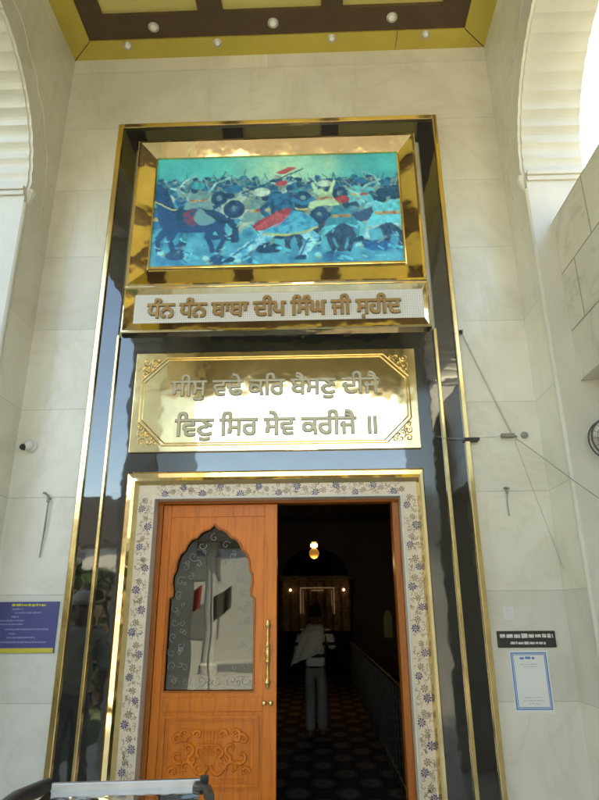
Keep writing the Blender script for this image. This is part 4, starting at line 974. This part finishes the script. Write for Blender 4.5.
cb.tube(sag((1.046, -.03, 3.50), J, .012), .0017, 5).tube(sag((1.054, -.024, 3.50), (1.322, -.022, 2.735), .006), .0016, 5)
tag(cb.build('power_cable', M['cable'], smooth=True), 'pair of thin wires slanting down the right wall from the clip to the bracket', 'cable')
tag(MB().tube(sag(J, (1.49, -.06, 2.56), .0) + sag((1.49, -.06, 2.56), (1.50, -1.6, 1.72), .02)[1:], .0022, 6).build('power_cable', M['cable'], smooth=True), 'thicker wire running from the bracket across the corner and along the right side wall', 'cable')
tag(MB().tube(sag((.80, -.056, 2.722), (1.0, -.056, 2.705), .006) + sag((1.0, -.056, 2.705), J, .004)[1:], .0014, 5).build('power_cable', M['cable'], smooth=True), 'thin level wire crossing the gold trim towards the bracket', 'cable')
tag(MB().tube(sag((1.33, -.02, 2.70), (1.49, -.01, 2.04), .01) + [(1.508, -.015, 1.95), (1.506, -.08, 1.85)], .0013, 5).build('power_cable', M['cable_pale'], smooth=True), 'faint hairline wire drooping from the bracket down the right corner', 'cable')
tag(MB().box(1.245, 1.33, -.036, 0, 2.718, 2.742).tube([(1.325, -.03, 2.728), (1.345, -.03, 2.715)], .009, 6).build('cable_bracket', M['cable']), 'dark wire bracket on the right marble wall where the wires meet', 'bracket')
tag(MB().box(.985, 1.085, -.066, 0, 2.690, 2.708).build('cable_bracket', M['plastic_black']), 'short black bracket screwed over the right gold trim edge', 'bracket')
tag(MB().lathe([(.024, 0), (.024, -.012), (.016, -.02), (.003, -.022)], (1.405, 0, 2.735), 'Y', 14).build('wall_plug', M['cable_pale'], smooth=True), 'round grey plug in the right marble wall beside the wire bracket', 'wall plug')
fx_, fy_, fz_ = 1.722, YSP - .13, 2.555
fan = thing('wall_fan', 'small round wall fan with a grey guard ring on the right arch jamb', 'fan', (fx_, YSP, fz_))
def circ(r, y, n=36): return [(fx_ + r * math.cos(2 * math.pi * k / n), y, fz_ + r * math.sin(2 * math.pi * k / n)) for k in range(n + 1)]
gd = MB().tube(circ(.122, fy_), .006, 6).tube(circ(.122, fy_ + .045), .005, 6)
for r in (.04, .065, .09): gd.tube(circ(r, fy_ - .016 * (1 - r / .122)), .0016, 5)
for k in range(16): a = k * math.pi / 8; gd.tube([(fx_ + .02 * math.cos(a), fy_ - .02, fz_ + .02 * math.sin(a)), (fx_ + .122 * math.cos(a), fy_, fz_ + .122 * math.sin(a)), (fx_ + .122 * math.cos(a), fy_ + .045, fz_ + .122 * math.sin(a))], .0014, 5)
gd.build('guard', M['cable_dark'], fan, True)
MB().lathe([(.004, -.004), (.026, 0), (.030, .03), (.034, .06), (.03, .10), (.004, .105)], (fx_, fy_, fz_), 'Y', 16).tube([(fx_, fy_ + .09, fz_), (fx_, YSP + .002, fz_ - .03)], .014, 8).build('motor', M['plastic_black'], fan, True)
for k in range(3):
    a0 = k * 2.094 + .4; bl_ = MB(); q = [[(fx_ + r * math.cos(a0 + da), fy_ + .02 + tw, fz_ + r * math.sin(a0 + da)) for r, da, tw in ((.03, -.3, -.006), (.07, -.42, -.01), (.108, -.30, -.012))], [(fx_ + r * math.cos(a0 + da), fy_ + .02 + tw, fz_ + r * math.sin(a0 + da)) for r, da, tw in ((.03, .3, .006), (.07, .42, .01), (.108, .36, .012))]]
    bl_.loops(q, 0, False, False).build('blade', M['plastic_white'], fan, True)
# ------------------------------------------------------------------ steel table in the near left
tb = thing('steel_table', 'mirror topped stainless steel table at the lower left in front of the portal', 'table', (-.8, -1.4, 0))
TA = (-1.13, -1.14); TB = (-.515, -1.065); ux = Vector((TB[0] - TA[0], TB[1] - TA[1])).normalized(); uy = Vector((ux.y, -ux.x))
def TP(a, b, z): q = Vector(TA) + ux * a + uy * b; return (q.x, q.y, z)
TL = .62; TD = .55
def obox(mb, a0, a1, b0, b1, z0, z1, mi=0):
    vs = [TP(a, b, z) for z in (z0, z1) for b in (b0, b1) for a in (a0, a1)]
    mb.add(vs, [(0, 2, 3, 1), (4, 5, 7, 6), (0, 1, 5, 4), (2, 6, 7, 3), (0, 4, 6, 2), (1, 3, 7, 5)], mi); return mb
obox(MB(), .0, TL, .022, TD, .90, .925).build('table_top', M['steel_mirror'], tb)
obox(MB(), .0, TL, 0, .022, .90, .952).build('back_rim', M['steel'], tb, bevel=.004)
for a, b in ((.04, .06), (TL - .04, .06), (.04, TD - .05), (TL - .04, TD - .05)): MB().tube([TP(a, b, 0), TP(a, b, .9)], .02, 10).build('leg', M['steel'], tb, True)
MB().tube([TP(-.012, .0, .940), TP(-.075, .18, .940), TP(-.09, .55, .935)], .03, 10).build('side_rail', M['dark_metal'], tb, True)
hd_ = MB(); hd_.tube([TP(TL + .012, .03, .90), TP(TL + .012, .03, .965)], .018, 10); hd_.tube([TP(TL - .02, .05, .93), TP(TL + .03, .10, .93), TP(TL + .045, .22, .93)], .020, 10); hd_.build('corner_clamp', M['dark_metal'], tb, True)

# ------------------------------------------------------------------ courtyard behind the camera, seen only as reflections
bd = thing('courtyard_building', 'cream two storey building across the courtyard', 'building', (0, -27, -.45))
MB().box(-22, 20, -33, -27, -.45, 5.2).box(-22.3, 20.3, -33.3, -26.6, 5.2, 5.5).build('wall', M['render_white'], bd)
for i in range(12):
    for z in (.6, 3.2): MB().box(-20 + i * 3.4, -18.6 + i * 3.4, -27.0, -26.96, z, z + 1.5).build('window', M['window_dark'], bd)
for i, (x, y, h, r) in enumerate([(-15.5, -20, 7.0, 3.2), (8.5, -21.5, 7.8, 3.4)]):
    tree((x, y, -.45), h, r, ['spreading green tree at the far left of the courtyard', 'tall green tree at the far right of the courtyard'][i], 20 + i)
cy = thing('gate_canopy', 'dark flat roofed gate canopy on pale pillars across the courtyard', 'canopy', (-3, -20, -.45))
MB().box(-11, 5.5, -22.5, -19, 4.35, 4.7).box(-11.1, 5.6, -19.1, -18.9, 4.2, 5.9).build('roof', M['canopy'], cy)
for x in (-9.5, -6.6, -4.15, -1.6, 1.2, 4.6): MB().lathe([(.34, -.45), (.34, -.1), (.24, 0), (.22, 3.9), (.33, 4.15), (.33, 4.35)], (x, -19.6, 0), 'Z', 16).build('pillar', M['render_white'], cy, True)
MB().box(-9.3, -4.4, -19.7, -19.5, -.45, .75).build('parapet', M['render_white'], cy)
def hedge(x0, x1, y0, y1, h, label, seed):
    hd = thing('clipped_hedge', label, 'hedge', ((x0 + x1) / 2, y0, -.45)); hm = MB(); rh = random.Random(seed)
    for _ in range(6000):
        p = Vector((rh.uniform(x0, x1), rh.uniform(y0, y1), -.45 + h * rh.random() ** .8)); a = Vector((rh.gauss(0, 1), rh.gauss(0, 1), rh.gauss(0, 1))).normalized(); b = a.orthogonal().normalized(); q = rh.uniform(.10, .2)
        hm.quad(p - a * q, p + b * q * .6, p + a * q, p - b * q * .6)
    hm.build('foliage', M['leaf'], hd); MB().box(x0 + .2, x1 - .2, y0 + .2, y1 - .2, -.45, h - .85).build('inner_twigs', M['bark'], hd)
hedge(1.6, 11, -17.8, -16.4, 3.0, 'dark clipped hedge along the right of the courtyard', 9)
hedge(-6.4, -5.0, -14, -3.0, 3.1, 'dark clipped hedge along the left side of the porch', 10)
for (x0, x1, h_, lb) in ((-16, -7.5, 6.5, 'unseen grey green house shape added left of the porch to block sky'), (6.5, 15, 7.5, 'unseen grey green house shape added right of the porch to block sky')):
    nb2 = thing('sky_block_house', lb, 'house', ((x0 + x1) / 2, -3, -.45))  # unseen houses added to hold low sky light off the side arches
    MB().box(x0, x1, -11, 6, -.45, h_).box(x0 - .2, x1 + .2, -11.2, 6.2, h_, h_ + .25).build('wall', M['house_paint'], nb2)
    fx = x1 if x1 < 0 else x0
    for k in range(3):
        for z in (.7, 4.0): MB().box(fx - .03, fx + .03, -9.5 + k * 5, -8.3 + k * 5, z, z + 1.4).build('window', M['window_dark'], nb2)
for (x, y, m, lb) in ((-3.75, -12.5, 'red_cloth', 'red cloth banner on a thin pole in the courtyard'), (-2.95, -12.8, 'dark_cloth', 'dark brown cloth banner on a thin pole in the courtyard')):
    fg = thing('banner', lb, 'banner', (x, y, -.45), 'cloth banners in the courtyard')
    MB().tube([(x, y, -.45), (x, y, 2.9)], .025, 8).build('pole', M['steel'], fg, True)
    q = MB(); rings = [[(x + .05 + .55 * i / 10, y + .08 * math.sin(i * .9), 1.45 + .3 * i / 10 + .6 * j / 3) for j in range(4)] for i in range(11)]; q.loops(rings, 0, False, False).build('cloth', M[m], fg, True)
stand = dict(legs=[((-.10, .01, .50), (-.10, 0, .085), (-.12, .14, .035)), ((.10, .01, .50), (.10, 0, .085), (.12, .14, .035))],
             arms=[((-.25, -.02, 1.15), (-.24, .10, .93), (0, .5, -1), (1, 0, 0)), ((.25, -.02, 1.15), (.24, .10, .93), (0, .5, -1), (-1, 0, 0))])
person('person', 'person in a pale olive shirt and white head cloth in the left arch', (-2.28, -2.10, 0), R(-25), 1.80, stand,
       dict(skin=M['skin'], trouser=M['trouser'], shirt=M['vest'], hair=M['shawl'], shoe=M['shoe']))
